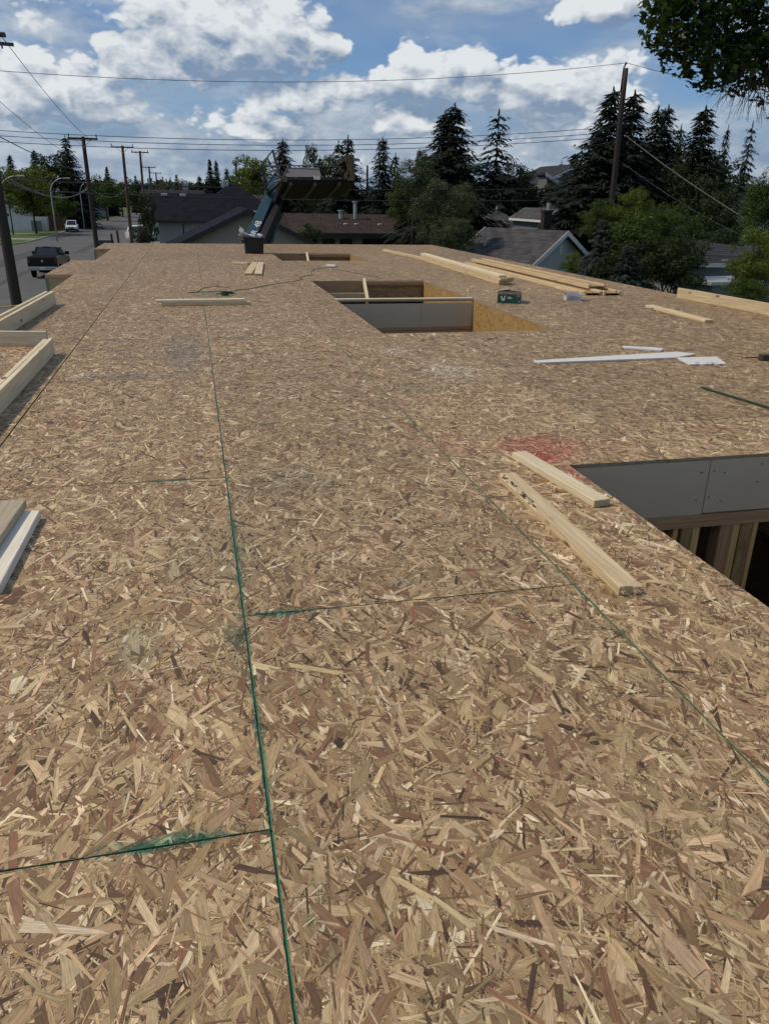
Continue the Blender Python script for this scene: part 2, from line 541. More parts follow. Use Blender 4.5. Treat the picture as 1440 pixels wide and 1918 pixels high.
def strand_mesh(rects, tone):
    V, TN, UG, UE, SN, SA = [], [], [], [], [], []
    for x0, x1, y0, y1 in rects:
        w, h = x1 - x0, y1 - y0
        if w < .01 or h < .01:
            continue
        ym = (y0 + y1) / 2
        near = ym < 5.2
        dens = (1500 if y1 < .6 else 6400 if ym < 3.6 else 4800) if near else (2600 if ym < 12 else 1100)
        big = 1.0 if ym < 12 else 1.25
        n = int(w * h * dens) + 4
        nf = int(n * (.9 if near else .4))                       # fine slivers between the strands
        cx = RNG.uniform(x0 - .02, x1 + .02, n + nf); cy = RNG.uniform(y0 - .02, y1 + .02, n + nf)
        L = np.concatenate([np.clip(RNG.lognormal(math.log(.070), .45, n), .018, .17), RNG.uniform(.012, .06, nf)]) * big
        W = np.concatenate([np.clip(RNG.lognormal(math.log(.0098), .72, n), .0025, .045), RNG.uniform(.0015, .006, nf)]) * big
        W = np.minimum(W, L * .6)
        A = np.pi / 2 + RNG.normal(0, .62, n + nf)
        wild = RNG.random(n + nf) < .42
        A[wild] = RNG.uniform(0, np.pi, wild.sum())
        k = n + nf
        W_all = W
        z = .0003 + .0013 * RNG.random(k)
        sk = RNG.normal(0, .45, (k, 2)) * W[:, None]
        tp = RNG.uniform(.55, 1.0, (k, 2))
        lx = np.stack([-L / 2 - sk[:, 0], L / 2 - sk[:, 1], L / 2 + sk[:, 1], -L / 2 + sk[:, 0]], 1)
        ly = np.stack([-W / 2 * tp[:, 0], -W / 2 * tp[:, 1], W / 2 * tp[:, 1], W / 2 * tp[:, 0]], 1) + RNG.normal(0, .12, (k, 4)) * W[:, None]
        ca, sa = np.cos(A)[:, None], np.sin(A)[:, None]
        X = np.clip(cx[:, None] + lx * ca - ly * sa, x0, x1)
        Y = np.clip(cy[:, None] + lx * sa + ly * ca, y0, y1)
        ar = .5 * np.abs((X[:, 0] - X[:, 2]) * (Y[:, 1] - Y[:, 3]) - (X[:, 1] - X[:, 3]) * (Y[:, 0] - Y[:, 2]))
        ok = ar > .35 * L * W                              # a strand cut to a sliver at the sheet edge is left out
        X, Y, z, lx, ly, L, W = X[ok], Y[ok], z[ok], lx[ok], ly[ok], L[ok], W[ok]
        k = len(X)
        V.append(np.stack([X, Y, np.repeat(z[:, None], 4, 1)], 2).reshape(-1, 3))
        best = np.full(X.shape, -9.0); colr = np.zeros(X.shape + (3,)); amt = np.zeros(X.shape)
        for qx, qy, rx, ry, sg, cc in STAINS:
            if qx + 4 * rx < x0 or qx - 4 * rx > x1 or qy + 4 * ry < y0 or qy - 4 * ry > y1: continue
            kk = 1 - (((X - qx) / rx) ** 2 + ((Y - qy) / ry) ** 2) ** .6
            mk = kk > best
            best[mk] = kk[mk]; colr[mk] = cc; amt[mk] = sg
        SN.append(np.c_[colr.reshape(-1, 3), np.clip((best.reshape(-1) + 3) / 4, 0, 1)]); SA.append(amt.reshape(-1))
        ci = RNG.choice(len(PALETTE), n + nf, p=PWEIGHT / PWEIGHT.sum())
        ci[n:] = RNG.choice([1, 2, 3, 4, 5, 8, 9], nf)          # the fines stay in the middle and dark tones
        wide = (W_all > .019) & np.isin(ci, (7, 9, 5))           # broad strands are rarely the palest or darkest
        wide &= RNG.random(n + nf) < .7
        ci[wide] = RNG.choice([0, 1, 2, 3, 8], wide.sum())
        ci = ci[ok]
        c = PALETTE[ci] * np.array([1.02, 1.0, .955]) * RNG.uniform(.78, 1.22, (k, 1)) * tone * RNG.uniform(.96, 1.04, (k, 3))
        TN.append(np.c_[c, np.ones(k)])
        ro = RNG.uniform(0, 40, (k, 1)); rp = RNG.uniform(0, 40, (k, 1))
        UG.append(np.stack([lx + ro, ly + rp], 2).reshape(-1, 2))
        UE.append(np.tile(np.array([(0, 0), (1, 0), (1, 1), (0, 1)], float), (k, 1)))
    V = np.concatenate(V); TN = np.concatenate(TN); UG = np.concatenate(UG); UE = np.concatenate(UE); SN = np.concatenate(SN); SA = np.concatenate(SA)
    k = len(TN)
    me = bpy.data.meshes.new('strand_layer')
    me.vertices.add(4 * k); me.loops.add(4 * k); me.polygons.add(k)
    me.vertices.foreach_set('co', V.astype(np.float32).ravel())
    me.loops.foreach_set('vertex_index', np.arange(4 * k, dtype=np.int32))
    me.polygons.foreach_set('loop_start', np.arange(0, 4 * k, 4, dtype=np.int32))
    me.update(calc_edges=True)
    a = me.attributes.new('tint', 'FLOAT_COLOR', 'FACE')
    a.data.foreach_set('color', TN.astype(np.float32).ravel())
    if SA.max() > 0:
        a = me.attributes.new('stain', 'FLOAT_COLOR', 'POINT'); a.data.foreach_set('color', SN.astype(np.float32).ravel())
        a = me.attributes.new('soak', 'FLOAT', 'POINT'); a.data.foreach_set('value', SA.astype(np.float32))
    for nm, arr in (('grain', UG), ('edge', UE)):
        l = me.uv_layers.new(name=nm)
        l.data.foreach_set('uv', arr.astype(np.float32).ravel())
    me.materials.append(MAT['osb_strand'])
    return me


subfloor = tag(empty('subfloor'), 'bare OSB sheet subfloor of a house under construction', 'floor', kind='structure')
STRIPS = [(X0, -1.22, .6), (-1.22, 0, 1.385), (0, 1.22, 2.375), (1.22, 2.44, .87), (2.44, 3.66, 2.0), (3.66, 4.88, .4), (4.88, 6.10, 1.7), (6.10, X1, .9)]
GAP = .0031
for si, (sx0, sx1, off) in enumerate(STRIPS):
    ys = [Y0]
    y = off - 2.44
    brk = [18.65] if si < 2 else [11.1, 18.65]
    while y < Y1:
        if y > Y0 + .3: ys.append(y)
        nb = [q for q in brk if y < q <= y + 2.44 + .35]
        y = nb[0] if nb and nb[0] - y < 2.8 else y + 2.44
    ys = [q for q in ys if q < Y1 - .4] + [Y1]
    for y0, y1 in zip(ys[:-1], ys[1:]):
        g0 = GAP
        gl, gr = {1: .0046, 2: .0034}.get(si, g0), {0: .0046, 1: .0034}.get(si, g0)
        rc = (sx0 + (gl if si else 0), sx1 - (gr if si < 7 else 0), y0 + g0 * .8, y1 - g0 * .8)
        pcs = cut(rc, HOLES)
        if not pcs: continue
        mb = MB()
        for x0, x1, ya, yb in pcs:
            fb = len(mb.f)
            mb.box(x0, x1, ya, yb, -.018, 0)
            if 0 < si < 7 and abs(x1 - rc[1]) < .001: mb.box(x1 - .001, x1 + .0085, ya, yb, -.011, -.0045, 1)
            if y1 < Y1 and abs(yb - rc[3]) < .001: mb.box(x0, x1, yb - .001, yb + .0065, -.0105, -.0040, 1)
            mb.mi[len(mb.mi) - len(mb.f) + fb:len(mb.mi) - len(mb.f) + fb + 6] = [0, 0] + [(2 if any(abs(q - e) < .003 for e in (hv)) else 1) for q, hv in ((ya, (3.70, 11.05, 13.86, 21.0, Y0)), (x1, (1.83, 1.82, 1.85, 1.84, X1)), (yb, (8.2, 11.17, 18.5, Y1)), (x0, (4.4, 3.82, 3.85, 3.86, X0)))]
        pn = mb.build('osb_panel', [MAT['osb_core'], MAT['panel_edge'], MAT['panel_edge_raw']], subfloor)
        st = link('strand_layer', strand_mesh(pcs, RNG.uniform(.88, 1.09)), pn)
        st['kind'] = 'stuff'
# window-bay bump-outs along the street side
for bx0, by0, by1 in ((-2.66, 15.2, 18.6), (-2.62, 22.5, 25.3)):
    pcs = [(bx0, X0 - .002, by0, by1)]
    mb = MB(); mb.box(bx0, X0 - .002, by0, by1, -.018, 0, 2)
    pn = mb.build('osb_panel', [MAT['osb_core'], MAT['panel_edge'], MAT['panel_edge_raw']], subfloor)
    st = link('strand_layer', strand_mesh(pcs, 1.0), pn); st['kind'] = 'stuff'

# ------------------------------------------------------------------ house below the deck
simple('sheathing', (.36, .285, .18), .8, var=.3, scale=25)
simple('interior_floor', (.22, .16, .10), .85, var=.3, scale=8)
simple('flashing_green', (.16, .19, .15), .7)
DZ = -.018
mb = MB()
for x0, x1, y0, y1 in ((X0, X0 + .14, Y0, Y1), (X1 - .14, X1, Y0, Y1), (X0 + .14, X1 - .14, Y1 - .14, Y1), (X0 + .14, X1 - .14, Y0, Y0 + .14)):
    tag(MB().box(x0, x1, y0, y1, GZ - .1, DZ - .001).build('exterior_wall', MAT['sheathing']), 'sheathed outer wall of the unfinished house', 'wall', kind='structure')
tag(MB().box(X0 + .15, X1 - .15, Y0 + .15, Y1 - .15, -2.95, -2.80).build('lower_floor', MAT['interior_floor']), 'dark floor of the storey below', 'floor', kind='structure')
for bx0, by0, by1 in ((-2.66, 15.2, 18.6), (-2.62, 22.5, 25.3)):
    bay = tag(MB().box(bx0, X0 - .003, by0, by1, -2.6, DZ - .001).build('bay_wall', MAT['sheathing']), 'cantilevered window bay box under the deck edge', 'wall', kind='structure')
    MB().box(bx0 - .004, bx0 + .05, by0 - .006, by0 - .001, -2.6, -.02).build('corner_strip', MAT['flashing_green'], bay)
    MB().box(bx0, X0 - .003, by0 - .012, by0 - .001, -.055, -.019).build('rim_strip', MAT['joist_lumber'], bay)
# floor joists under the sheets
jm = bpy.data.meshes.new('floor_joist')
_j = MB().box(-4.55, 4.55, -.02, .02, -.30, -.002).build('floor_joist', MAT['joist_lumber'])
jmesh = _j.data
bpy.data.objects.remove(_j)
framing = tag(empty('floor_framing'), 'floor joists and headers carrying the deck', 'framing', kind='structure')


def joist(x0, x1, y):
    if x1 - x0 < .2: return
    o = link('floor_joist', jmesh, framing)
    o.location = ((x0 + x1) / 2, y, DZ)
    o.scale = ((x1 - x0) / 9.1, 1, 1)


y = Y0 + .4
while y < Y1 - .2:
    hs = sorted((h[0], h[1]) for h in HOLES if h[2] - .05 < y < h[3] + .05)
    x = X0 + .15
    for a, b in hs:
        joist(x, a - .05, y); x = b + .05
    joist(x, X1 - .15, y)
    y += .406

# ---- what shows inside each opening
def opening_parts(name, label):
    return tag(empty(name), label, 'opening', kind='structure')


def board(parent, nm, mat, x0, x1, y0, y1, z0, z1):
    L = {'x': x1 - x0, 'y': y1 - y0, 'z': z1 - z0}
    ax = max(L, key=L.get)
    c = Vector(((x0 + x1) / 2, (y0 + y1) / 2, (z0 + z1) / 2))
    if ax == 'x':
        o = MB().box(-L['x'] / 2, L['x'] / 2, -L['y'] / 2, L['y'] / 2, -L['z'] / 2, L['z'] / 2).build(nm, mat, parent)
    elif ax == 'y':
        o = MB().box(-L['y'] / 2, L['y'] / 2, -L['x'] / 2, L['x'] / 2, -L['z'] / 2, L['z'] / 2).build(nm, mat, parent)
        o.rotation_euler = (0, 0, math.pi / 2)
    else:
        o = MB().box(-L['z'] / 2, L['z'] / 2, -L['y'] / 2, L['y'] / 2, -L['x'] / 2, L['x'] / 2).build(nm, mat, parent)
        o.rotation_euler = (0, math.pi / 2, 0)
    o.location = c
    return o


def screws(dw, pts, y):
    for x, z in pts:
        s = MB().tube([(0, 0, 0), (0, -.004, 0)], .0042, 8).build('screw_head', MAT['screw'], dw)
        s.location = Vector((x, y, z)) - dw.location


op = opening_parts('stairwell_opening', 'large floor opening with a drywall lined header and studs below')
xj = at(1325, 900, 3.70).x
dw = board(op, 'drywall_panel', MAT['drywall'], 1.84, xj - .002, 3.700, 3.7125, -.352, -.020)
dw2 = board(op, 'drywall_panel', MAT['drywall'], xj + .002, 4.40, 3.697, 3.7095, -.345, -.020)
board(dw2, 'joint_tape', MAT['drywall'], .0, .0, 0, 0, 0, 0) if False else None
screws(dw, [(xj - .05, -.09), (xj - .055, -.26)], 3.700)
screws(dw2, [(xj + .03, -.085), (xj + .10, -.10), (xj + .025, -.245), (xj + .11, -.275), (xj + .34, -.06), (xj + .33, -.17), (xj + .6, -.08), (xj + .58, -.27)], 3.697)
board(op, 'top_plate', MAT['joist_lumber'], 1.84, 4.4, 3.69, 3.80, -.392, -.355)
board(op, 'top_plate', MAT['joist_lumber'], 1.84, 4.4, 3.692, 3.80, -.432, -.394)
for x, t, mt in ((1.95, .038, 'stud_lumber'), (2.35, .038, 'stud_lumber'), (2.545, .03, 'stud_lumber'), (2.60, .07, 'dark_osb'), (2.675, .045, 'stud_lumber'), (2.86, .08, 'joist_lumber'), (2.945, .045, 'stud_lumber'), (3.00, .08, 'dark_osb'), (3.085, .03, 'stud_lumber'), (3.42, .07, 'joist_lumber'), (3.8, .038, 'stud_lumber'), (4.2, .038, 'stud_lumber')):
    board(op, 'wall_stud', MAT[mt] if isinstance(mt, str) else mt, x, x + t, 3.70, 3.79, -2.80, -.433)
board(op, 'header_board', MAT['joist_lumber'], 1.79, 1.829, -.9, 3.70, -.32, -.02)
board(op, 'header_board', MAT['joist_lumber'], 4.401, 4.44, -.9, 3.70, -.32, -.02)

op = opening_parts('shaft_opening', 'floor opening lined with grey drywall and a yellow rim board')
dj = at(788, 590, 11.05).x
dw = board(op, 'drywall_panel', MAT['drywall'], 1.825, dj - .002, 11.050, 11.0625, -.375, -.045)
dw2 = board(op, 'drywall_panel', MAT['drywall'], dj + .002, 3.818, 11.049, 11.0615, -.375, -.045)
board(op, 'top_plate', MAT['joist_lumber'], 1.825, 3.818, 11.03, 11.13, -.42, -.38)
board(op, 'top_plate', MAT['joist_lumber'], 1.825, 3.818, 11.035, 11.13, -.47, -.425)
board(op, 'rim_board', MAT['yellow_panel'], 3.821, 3.86, 8.2, 11.05, -.48, -.019)
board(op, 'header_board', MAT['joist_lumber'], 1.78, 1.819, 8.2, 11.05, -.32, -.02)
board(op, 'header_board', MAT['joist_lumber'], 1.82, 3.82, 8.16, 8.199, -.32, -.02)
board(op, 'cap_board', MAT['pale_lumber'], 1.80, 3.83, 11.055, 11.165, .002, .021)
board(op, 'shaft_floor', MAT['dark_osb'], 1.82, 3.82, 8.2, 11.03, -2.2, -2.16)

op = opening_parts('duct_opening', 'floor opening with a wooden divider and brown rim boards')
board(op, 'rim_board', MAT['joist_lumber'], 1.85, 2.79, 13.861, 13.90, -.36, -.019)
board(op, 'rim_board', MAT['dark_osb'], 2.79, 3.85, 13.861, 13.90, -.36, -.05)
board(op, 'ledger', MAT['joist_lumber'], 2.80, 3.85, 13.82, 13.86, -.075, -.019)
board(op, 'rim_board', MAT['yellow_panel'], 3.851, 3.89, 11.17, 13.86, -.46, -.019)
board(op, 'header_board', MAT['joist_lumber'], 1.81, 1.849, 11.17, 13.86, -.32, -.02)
a, b = at(681.5, 525.6, 13.83), at(689, 566, 12.75)
br = MB().bar((0, 0, 0), (1, 0, 0), .012, .04)
L = (b - a).length
dv = MB().box(0, L, -.02, .02, -.05, .05).build('divider_board', MAT['pale_lumber'], op)
dv.location = a; dv.rotation_euler = (b - a).to_track_quat('X', 'Z').to_euler()
zl = at(650, 548.5, 13.30).z
board(op, 'blocking', SPF, 1.85, at(688, 549, 13.30).x, 13.28, 13.318, zl - .14, zl)

op = opening_parts('chase_opening', 'small far floor opening with a wooden divider beside black tub')
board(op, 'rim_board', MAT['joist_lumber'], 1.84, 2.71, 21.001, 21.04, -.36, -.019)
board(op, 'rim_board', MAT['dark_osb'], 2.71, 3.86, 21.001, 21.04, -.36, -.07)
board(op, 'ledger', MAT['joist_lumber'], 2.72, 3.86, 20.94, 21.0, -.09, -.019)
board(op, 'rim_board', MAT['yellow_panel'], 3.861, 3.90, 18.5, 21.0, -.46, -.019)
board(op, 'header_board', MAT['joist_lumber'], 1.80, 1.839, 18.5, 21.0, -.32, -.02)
a, b = at(574.5, 474.6, 20.95), at(577.5, 492, 19.6)
L = (b - a).length
dv = MB().box(0, L, -.025, .025, -.04, .04).build('divider_board', MAT['pale_lumber'], op)
dv.location = a; dv.rotation_euler = (b - a).to_track_quat('X', 'Z').to_euler()

# ------------------------------------------------------------------ lumber lying on the deck
def lumber(label, p0, p1, w, t, z=.0025, mat=None, group=None, name='lumber_board', bow=0.0, tilt=0.0):
    """A sawn board from p0 to p1 (centre line), w wide, t high."""
    p0, p1 = Vector((*p0, 0)), Vector((*p1, 0))
    d = p1 - p0
    L = d.length
    n = 6
    mb = MB()
    ring = []
    for i in range(n + 1):
        x = -L / 2 + L * i / n
        dy = bow * (1 - (2 * i / n - 1) ** 2)
        ring.append([(x, dy - w / 2, 0), (x, dy + w / 2, 0), (x, dy + w / 2, t), (x, dy - w / 2, t)])
    vs = [p for r in ring for p in r]
    fs = [(0, 1, 2, 3), (4 * n + 3, 4 * n + 2, 4 * n + 1, 4 * n)]
    for i in range(n):
        for k in range(4):
            k2 = (k + 1) % 4
            fs.append((4 * i + k, 4 * i + 4 + k, 4 * i + 4 + k2, 4 * i + k2))
    mb.add(vs, fs)
    o = mb.build(name, mat or SPF, bevel=.0035)
    o.location = (p0 + p1) / 2 + Vector((0, 0, z))
    o.rotation_euler = (0, -tilt, math.atan2(d.y, d.x))
    tag(o, label, 'lumber', group)
    return o


PALE = MAT['pale_lumber']
DG = 'framing lumber lying on the deck'
# near pair by the stairwell
lumber('short pale two-by-four beside the stairwell opening, tip at red paint', (1.705, 3.09), (1.605, 3.87), .089, .038, mat=PALE, group=DG)


simple('bark', (.06, .042, .028), .9, var=.4)


def split_board():
    """The near two-by-four: torn bark edge half way along, splintered end."""
    bm = bmesh.new()
    L, n = 1.27, 26
    rows = []
    for i in range(n + 1):
        f = i / n
        x = -L / 2 + L * f
        cut_ = 0.0
        if .60 < f < .98:                                    # torn corner on the far part of the left edge
            cut_ = .012 + .010 * math.sin(f * 60) + .006 * math.sin(f * 131)
        right = .0445
        if .60 < f < .80: right = .0445 + .004 * math.sin(f * 90)
        j = random.uniform(-.0012, .0012)
        end = (random.uniform(-.01, .03) if i == 0 else 0)
        rows.append([bm.verts.new((x + end, -right, 0)), bm.verts.new((x, .0445, 0)), bm.verts.new((x + end * .5, .0445, .022 if cut_ else .034)),
                     bm.verts.new((x, .0445 - cut_ - .003, .038 + j)), bm.verts.new((x + end, .01 + j, .038 + j)), bm.verts.new((x + end * 1.4, -right + .004, .038 - (.008 if i == 0 else 0))), bm.verts.new((x + end * .7, -right, .033))])
    for a, b in zip(rows[:-1], rows[1:]):
        for k in range(7):
            bm.faces.new((a[k], b[k], b[(k + 1) % 7], a[(k + 1) % 7]))
    bm.faces.new(rows[0]); bm.faces.new(rows[-1][::-1])
    for _ in range(70):                                     # splinters on the broken end
        y = random.uniform(-.044, .044); z = random.uniform(.004, .038)
        l = random.uniform(.008, .045); w_ = random.uniform(.0015, .005)
        x = -L / 2 + random.uniform(.0, .035)
        v = [bm.verts.new(p) for p in ((x, y - w_, z), (x, y + w_, z), (x - l, y + random.uniform(-.004, .004), z + random.uniform(-.004, .006)))]
        bm.faces.new(v)
    bmesh.ops.recalc_face_normals(bm, faces=[f for f in bm.faces if len(f.verts) > 3])
    me = bpy.data.meshes.new('lumber_board'); bm.to_mesh(me); bm.free()
    me.materials.append(SPF)
    o = link('lumber_board', me)
    a, b = Vector((1.385, 2.26, 0)), Vector((1.405, 3.53, 0))
    o.location = (a + b) / 2 + Vector((0, 0, .0025))
    o.rotation_euler = (0, 0, math.atan2(b.y - a.y, b.x - a.x))
    tag(o, 'long two-by-four with torn edge and splintered end, near stairwell', 'lumber', DG)
    bark = MB()
    for _ in range(46):
        f = random.uniform(.60, .99); x = -L / 2 + L * f
        s = random.uniform(.003, .009)
        y0 = random.uniform(.026, .042); zz = .0385 - max(0, y0 - .030) * .9
        bark.add([(x - s * 2, y0 - s * .5, zz), (x + s * 1.5, y0 - s * .6, zz), (x + s * 2, y0 + s * .5, zz - .001), (x - s, y0 + s * .6, zz - .001)], [(0, 1, 2, 3)])
    bark.build('bark_remnant', MAT['bark'], o)['kind'] = 'stuff'



split_board()
# loose boards
lumber('upper of two pale boards stacked mid-deck, overhanging end', (-.60, 10.70), (.53, 10.76), .089, .038, z=.0415, mat=PALE, group=DG)
lumber('lower of two pale boards stacked mid-deck, browner edge', (-.54, 10.70), (.60, 10.76), .089, .038, group=DG)
lumber('board lying in front of black tub, one nearer the street', (.845, 14.93), (1.165, 17.55), .14, .038, group=DG)
lumber('board lying in front of black tub, one nearer the openings', (1.02, 14.86), (1.285, 17.60), .14, .038, group=DG)
lumber('short offcut touching the two boards below black tub', (.70, 17.65), (1.03, 17.35), .12, .038, group=DG)
lumber('single long two-by-four beyond the openings near far edge', (5.0, 22.0), (5.245, 18.75), .089, .06, group=DG)
lumber('short two-by-four lying alone before the standing edge board', (6.00, 9.95), (5.955, 8.50), .12, .038, group=DG)
lumber('thick weathered plank at the picture edge atop a pale board', (-1.09, 1.7), (-1.00, 3.47), .25, .038, z=.0415, mat=MAT['plank_grey'], group=DG)
lumber('pale smooth board under the weathered plank', (-.90, 2.70), (-.885, 3.42), .14, .038, mat=MAT['primed_board'], group=DG)
# wall plates standing on edge at the street side
EG = 'wall plates standing on edge'
lumber('inner plate of the near edge-standing pair, knotty face toward deck', (-1.385, 4.4), (-1.365, 7.42), .038, .14, mat=PALE, group=EG)
lumber('outer plate of the near edge-standing pair', (-1.43, 4.5), (-1.407, 7.40), .038, .137, mat=PALE, group=EG)
lumber('plate on edge lying crosswise between two edge-standing pairs', (-2.16, 7.95), (-1.47, 7.86), .038, .135, mat=PALE, group=EG)
lumber('inner plate of the far edge-standing pair with a dark knot hole', (-1.985, 8.2), (-1.875, 10.98), .038, .165, mat=PALE, group=EG)
lumber('outer plate of the far edge-standing pair', (-2.085, 8.2), (-1.955, 11.0), .038, .160, mat=PALE, group=EG)
lumber('long board standing on edge along the far-side deck rim', (7.10, 11.0), (7.325, 7.2), .038, .15, group=EG)
lumber('outer board doubled behind the long edge board at deck rim', (7.142, 10.98), (7.342, 7.6), .030, .14, group=EG)
kn = MB()
kn.add([(0, 0, 0), (.02, 0, .012), (.045, 0, .04), (.05, 0, .062), (.025, 0, .05), (.012, 0, .028), (-.006, 0, .02)], [tuple(range(7))])

# the lumber stack
SG = 'boards of the lumber stack beside the openings'
_n = 0
for col, (xa, xb, rows) in enumerate(((5.03, 5.24, 4), (5.19, 5.385, 3))):
    for r in range(rows):
        ja, jb = random.uniform(-.05, .05), random.uniform(-.15, .15)
        ord_ = ['bottom', 'second', 'third', 'top'][r] if not (col == 1 and r == 2) else 'topmost'
        lumber('%s board of the lumber stack, %s column' % (ord_, ('taller', 'shorter')[col]), (xa + random.uniform(-.006, .006), 13.0 + ja + col * .1), (xb, 18.75 + jb), .14, .038, z=.003 + r * .0393, group=SG, mat=SPF if r != 3 else PALE)

# I-joists lying on their sides
def i_joist(label, p0, p1, z=.003):
    p0, p1 = Vector((*p0, 0)), Vector((*p1, 0))
    d = p1 - p0; L = d.length; D = .30
    root = empty('i_joist', (p0 + p1) / 2 + Vector((0, 0, z)), math.atan2(d.y, d.x))
    for s in (-1, 1):
        f = MB().box(-L / 2, L / 2, s * (D / 2 - .019) - .019, s * (D / 2 - .019) + .019, 0, .064).build('flange', SPF, root, bevel=.002)
    MB().box(-L / 2 + .001, L / 2 - .001, -D / 2 + .03, D / 2 - .03, .027, .037).build('web', MAT['dark_osb'], root)
    return tag(root, label, 'joist', 'wooden I-joists lying on the deck')


i_joist('bottom I-joist lying flat behind the small white box', (5.90, 11.42), (5.93, 17.3))
i_joist('bottom I-joist lying flat nearest the deck rim', (6.21, 11.38), (6.22, 17.4))
i_joist('upper I-joist lying across the two flat I-joists', (6.13, 11.75), (6.14, 17.5), z=.068)

# ------------------------------------------------------------------ small things on the deck
simple('foam_white', (.60, .60, .585), .8, var=.05, bump=.2)
simple('rod_green', (.018, .05, .03), .5)
simple('tub_black', (.012, .013, .014), .45, var=.2)
simple('white_plastic', (.78, .78, .76), .5, var=.05)
simple('grey_metal', (.42, .42, .43), .4, .6)
simple('cardboard', (.30, .225, .16), .85, var=.12, scale=12)
simple('box_green', (.012, .075, .048), .55)
simple('box_pale', (.55, .56, .60), .7)
simple('box_print', (.24, .26, .33), .7)
simple('line_green', (.035, .06, .035), .8)
simple('dark_wood', (.06, .043, .033), .8, var=.3)
simple('white_ink', (.72, .74, .72), .6, var=.02)


def flat_piece(label, pts, t, mat, cat='offcut', broken=None, group=None):
    c = Vector((sum(p[0] for p in pts) / len(pts), sum(p[1] for p in pts) / len(pts), .0025))
    o = MB().prism([(p[0] - c.x, p[1] - c.y) for p in pts], 'z', 0, t).build('foam_offcut', mat, bevel=.0015)
    o.location = c
    return tag(o, label, cat, group)


WG = 'white offcuts on the deck'
flat_piece('long narrow white foam strip lying across the deck', [(2.80, 6.47), (2.815, 6.375), (4.20, 6.43), (4.50, 6.57), (4.38, 6.70)], .016, MAT['foam_white'], group=WG)
flat_piece('short white strip just beyond the long white strip', [(4.00, 7.06), (3.985, 6.96), (4.26, 6.78), (4.335, 6.86), (4.30, 6.92)], .018, MAT['foam_white'], group=WG)
pc = flat_piece('broad white foam piece with chewed edge at strip end', [(4.21, 6.43), (4.14, 6.12), (4.20, 6.115), (4.24, 6.135), (4.27, 6.11), (4.36, 6.12), (4.385, 6.14), (4.42, 6.105), (4.50, 6.10), (4.62, 6.42)], .014, MAT['foam_white'], group=WG)
mk = MB()
for x, y, s in ((4.245, 6.165, .018), (4.225, 6.155, .010), (4.345, 6.16, .014), (4.40, 6.165, .016), (4.43, 6.155, .009)):
    mk.add([(x - s - pc.location.x, y - s * .6 - pc.location.y, .0146), (x + s - pc.location.x, y - s * .5 - pc.location.y, .0146), (x + s * .7 - pc.location.x, y + s * .7 - pc.location.y, .0146), (x - s * .6 - pc.location.x, y + s * .4 - pc.location.y, .0146)], [(0, 1, 2, 3)])
mk.build('bite_marks', MAT['dark_wood'], pc)['kind'] = 'stuff'
rod = MB().bar((3.70, 5.28, .011), (3.90, 3.95, .011), .018, .014).build('steel_rod', MAT['rod_green'], bevel=.002)
tag(rod, 'dark green rod lying on the deck at picture edge', 'rod')
q = onz(1425, 676); q2 = onz(1460, 676)
tag(MB().box(q.x, q.x + .26, q.y - .02, q.y + .05, .0025, .058).build('wood_block', MAT['dark_wood'], bevel=.003), 'small dark brown wood block at the picture edge', 'block')
q = onz(1396, 671)
tag(MB().bar((q.x, q.y, .006), (q.x + .15, q.y + .0, .006), .02, .007).build('metal_shim', MAT['tub_black'], bevel=.001), 'thin dark shim beside the dark wood block', 'shim')
q = onz(912, 637)
tag(MB().bar((q.x - .06, q.y - .07, .006), (q.x + .09, q.y + .1, .008), .012, .005).build('wood_splinter', MAT['dark_osb']), 'brown wood splinter just before the shaft opening', 'splinter')
q = onz(800, 578)

# black storage tub with odds and ends
tub = empty('storage_tub', (1.40, 20.95, .0025), rad(-4))


def tub_shell():
    bm = bmesh.new()
    prof = [(.40, 0.0), (.41, .015), (.455, .34), (.47, .345), (.50, .352), (.505, .372), (.50, .385), (.465, .385), (.448, .36), (.40, .03)]
    loops = []
    for k, z in prof:
        ring = []
        for i in range(28):
            a = 2 * math.pi * i / 28
            e = .42
            cx = math.copysign(abs(math.cos(a)) ** e, math.cos(a)); sy = math.copysign(abs(math.sin(a)) ** e, math.sin(a))
            rib = 1.0 - (.012 if (i % 4 == 0 and .02 < z < .33) else 0)
            ring.append(bm.verts.new((cx * k * .56 * rib, sy * k * .40 * rib, z)))
        loops.append(ring)
    for a, b in zip(loops[:-1], loops[1:]):
        for i in range(28):
            bm.faces.new((a[i], a[(i + 1) % 28], b[(i + 1) % 28], b[i]))
    bm.faces.new(loops[0][::-1]); bm.faces.new(loops[-1])
    bmesh.ops.recalc_face_normals(bm, faces=bm.faces)
    me = bpy.data.meshes.new('tub_shell'); bm.to_mesh(me); bm.free()
    me.materials.append(MAT['tub_black'])
    return link('tub_shell', me, tub)


tub_shell()
MB().box(.20, .30, -.235, -.205, .25, .33).build('grip', MAT['tub_black'], tub, bevel=.004)
MB().box(-.30, -.20, -.235, -.205, .25, .33).build('grip', MAT['tub_black'], tub, bevel=.004)
tag(tub, 'black plastic storage tub full of white odds and ends', 'tub')
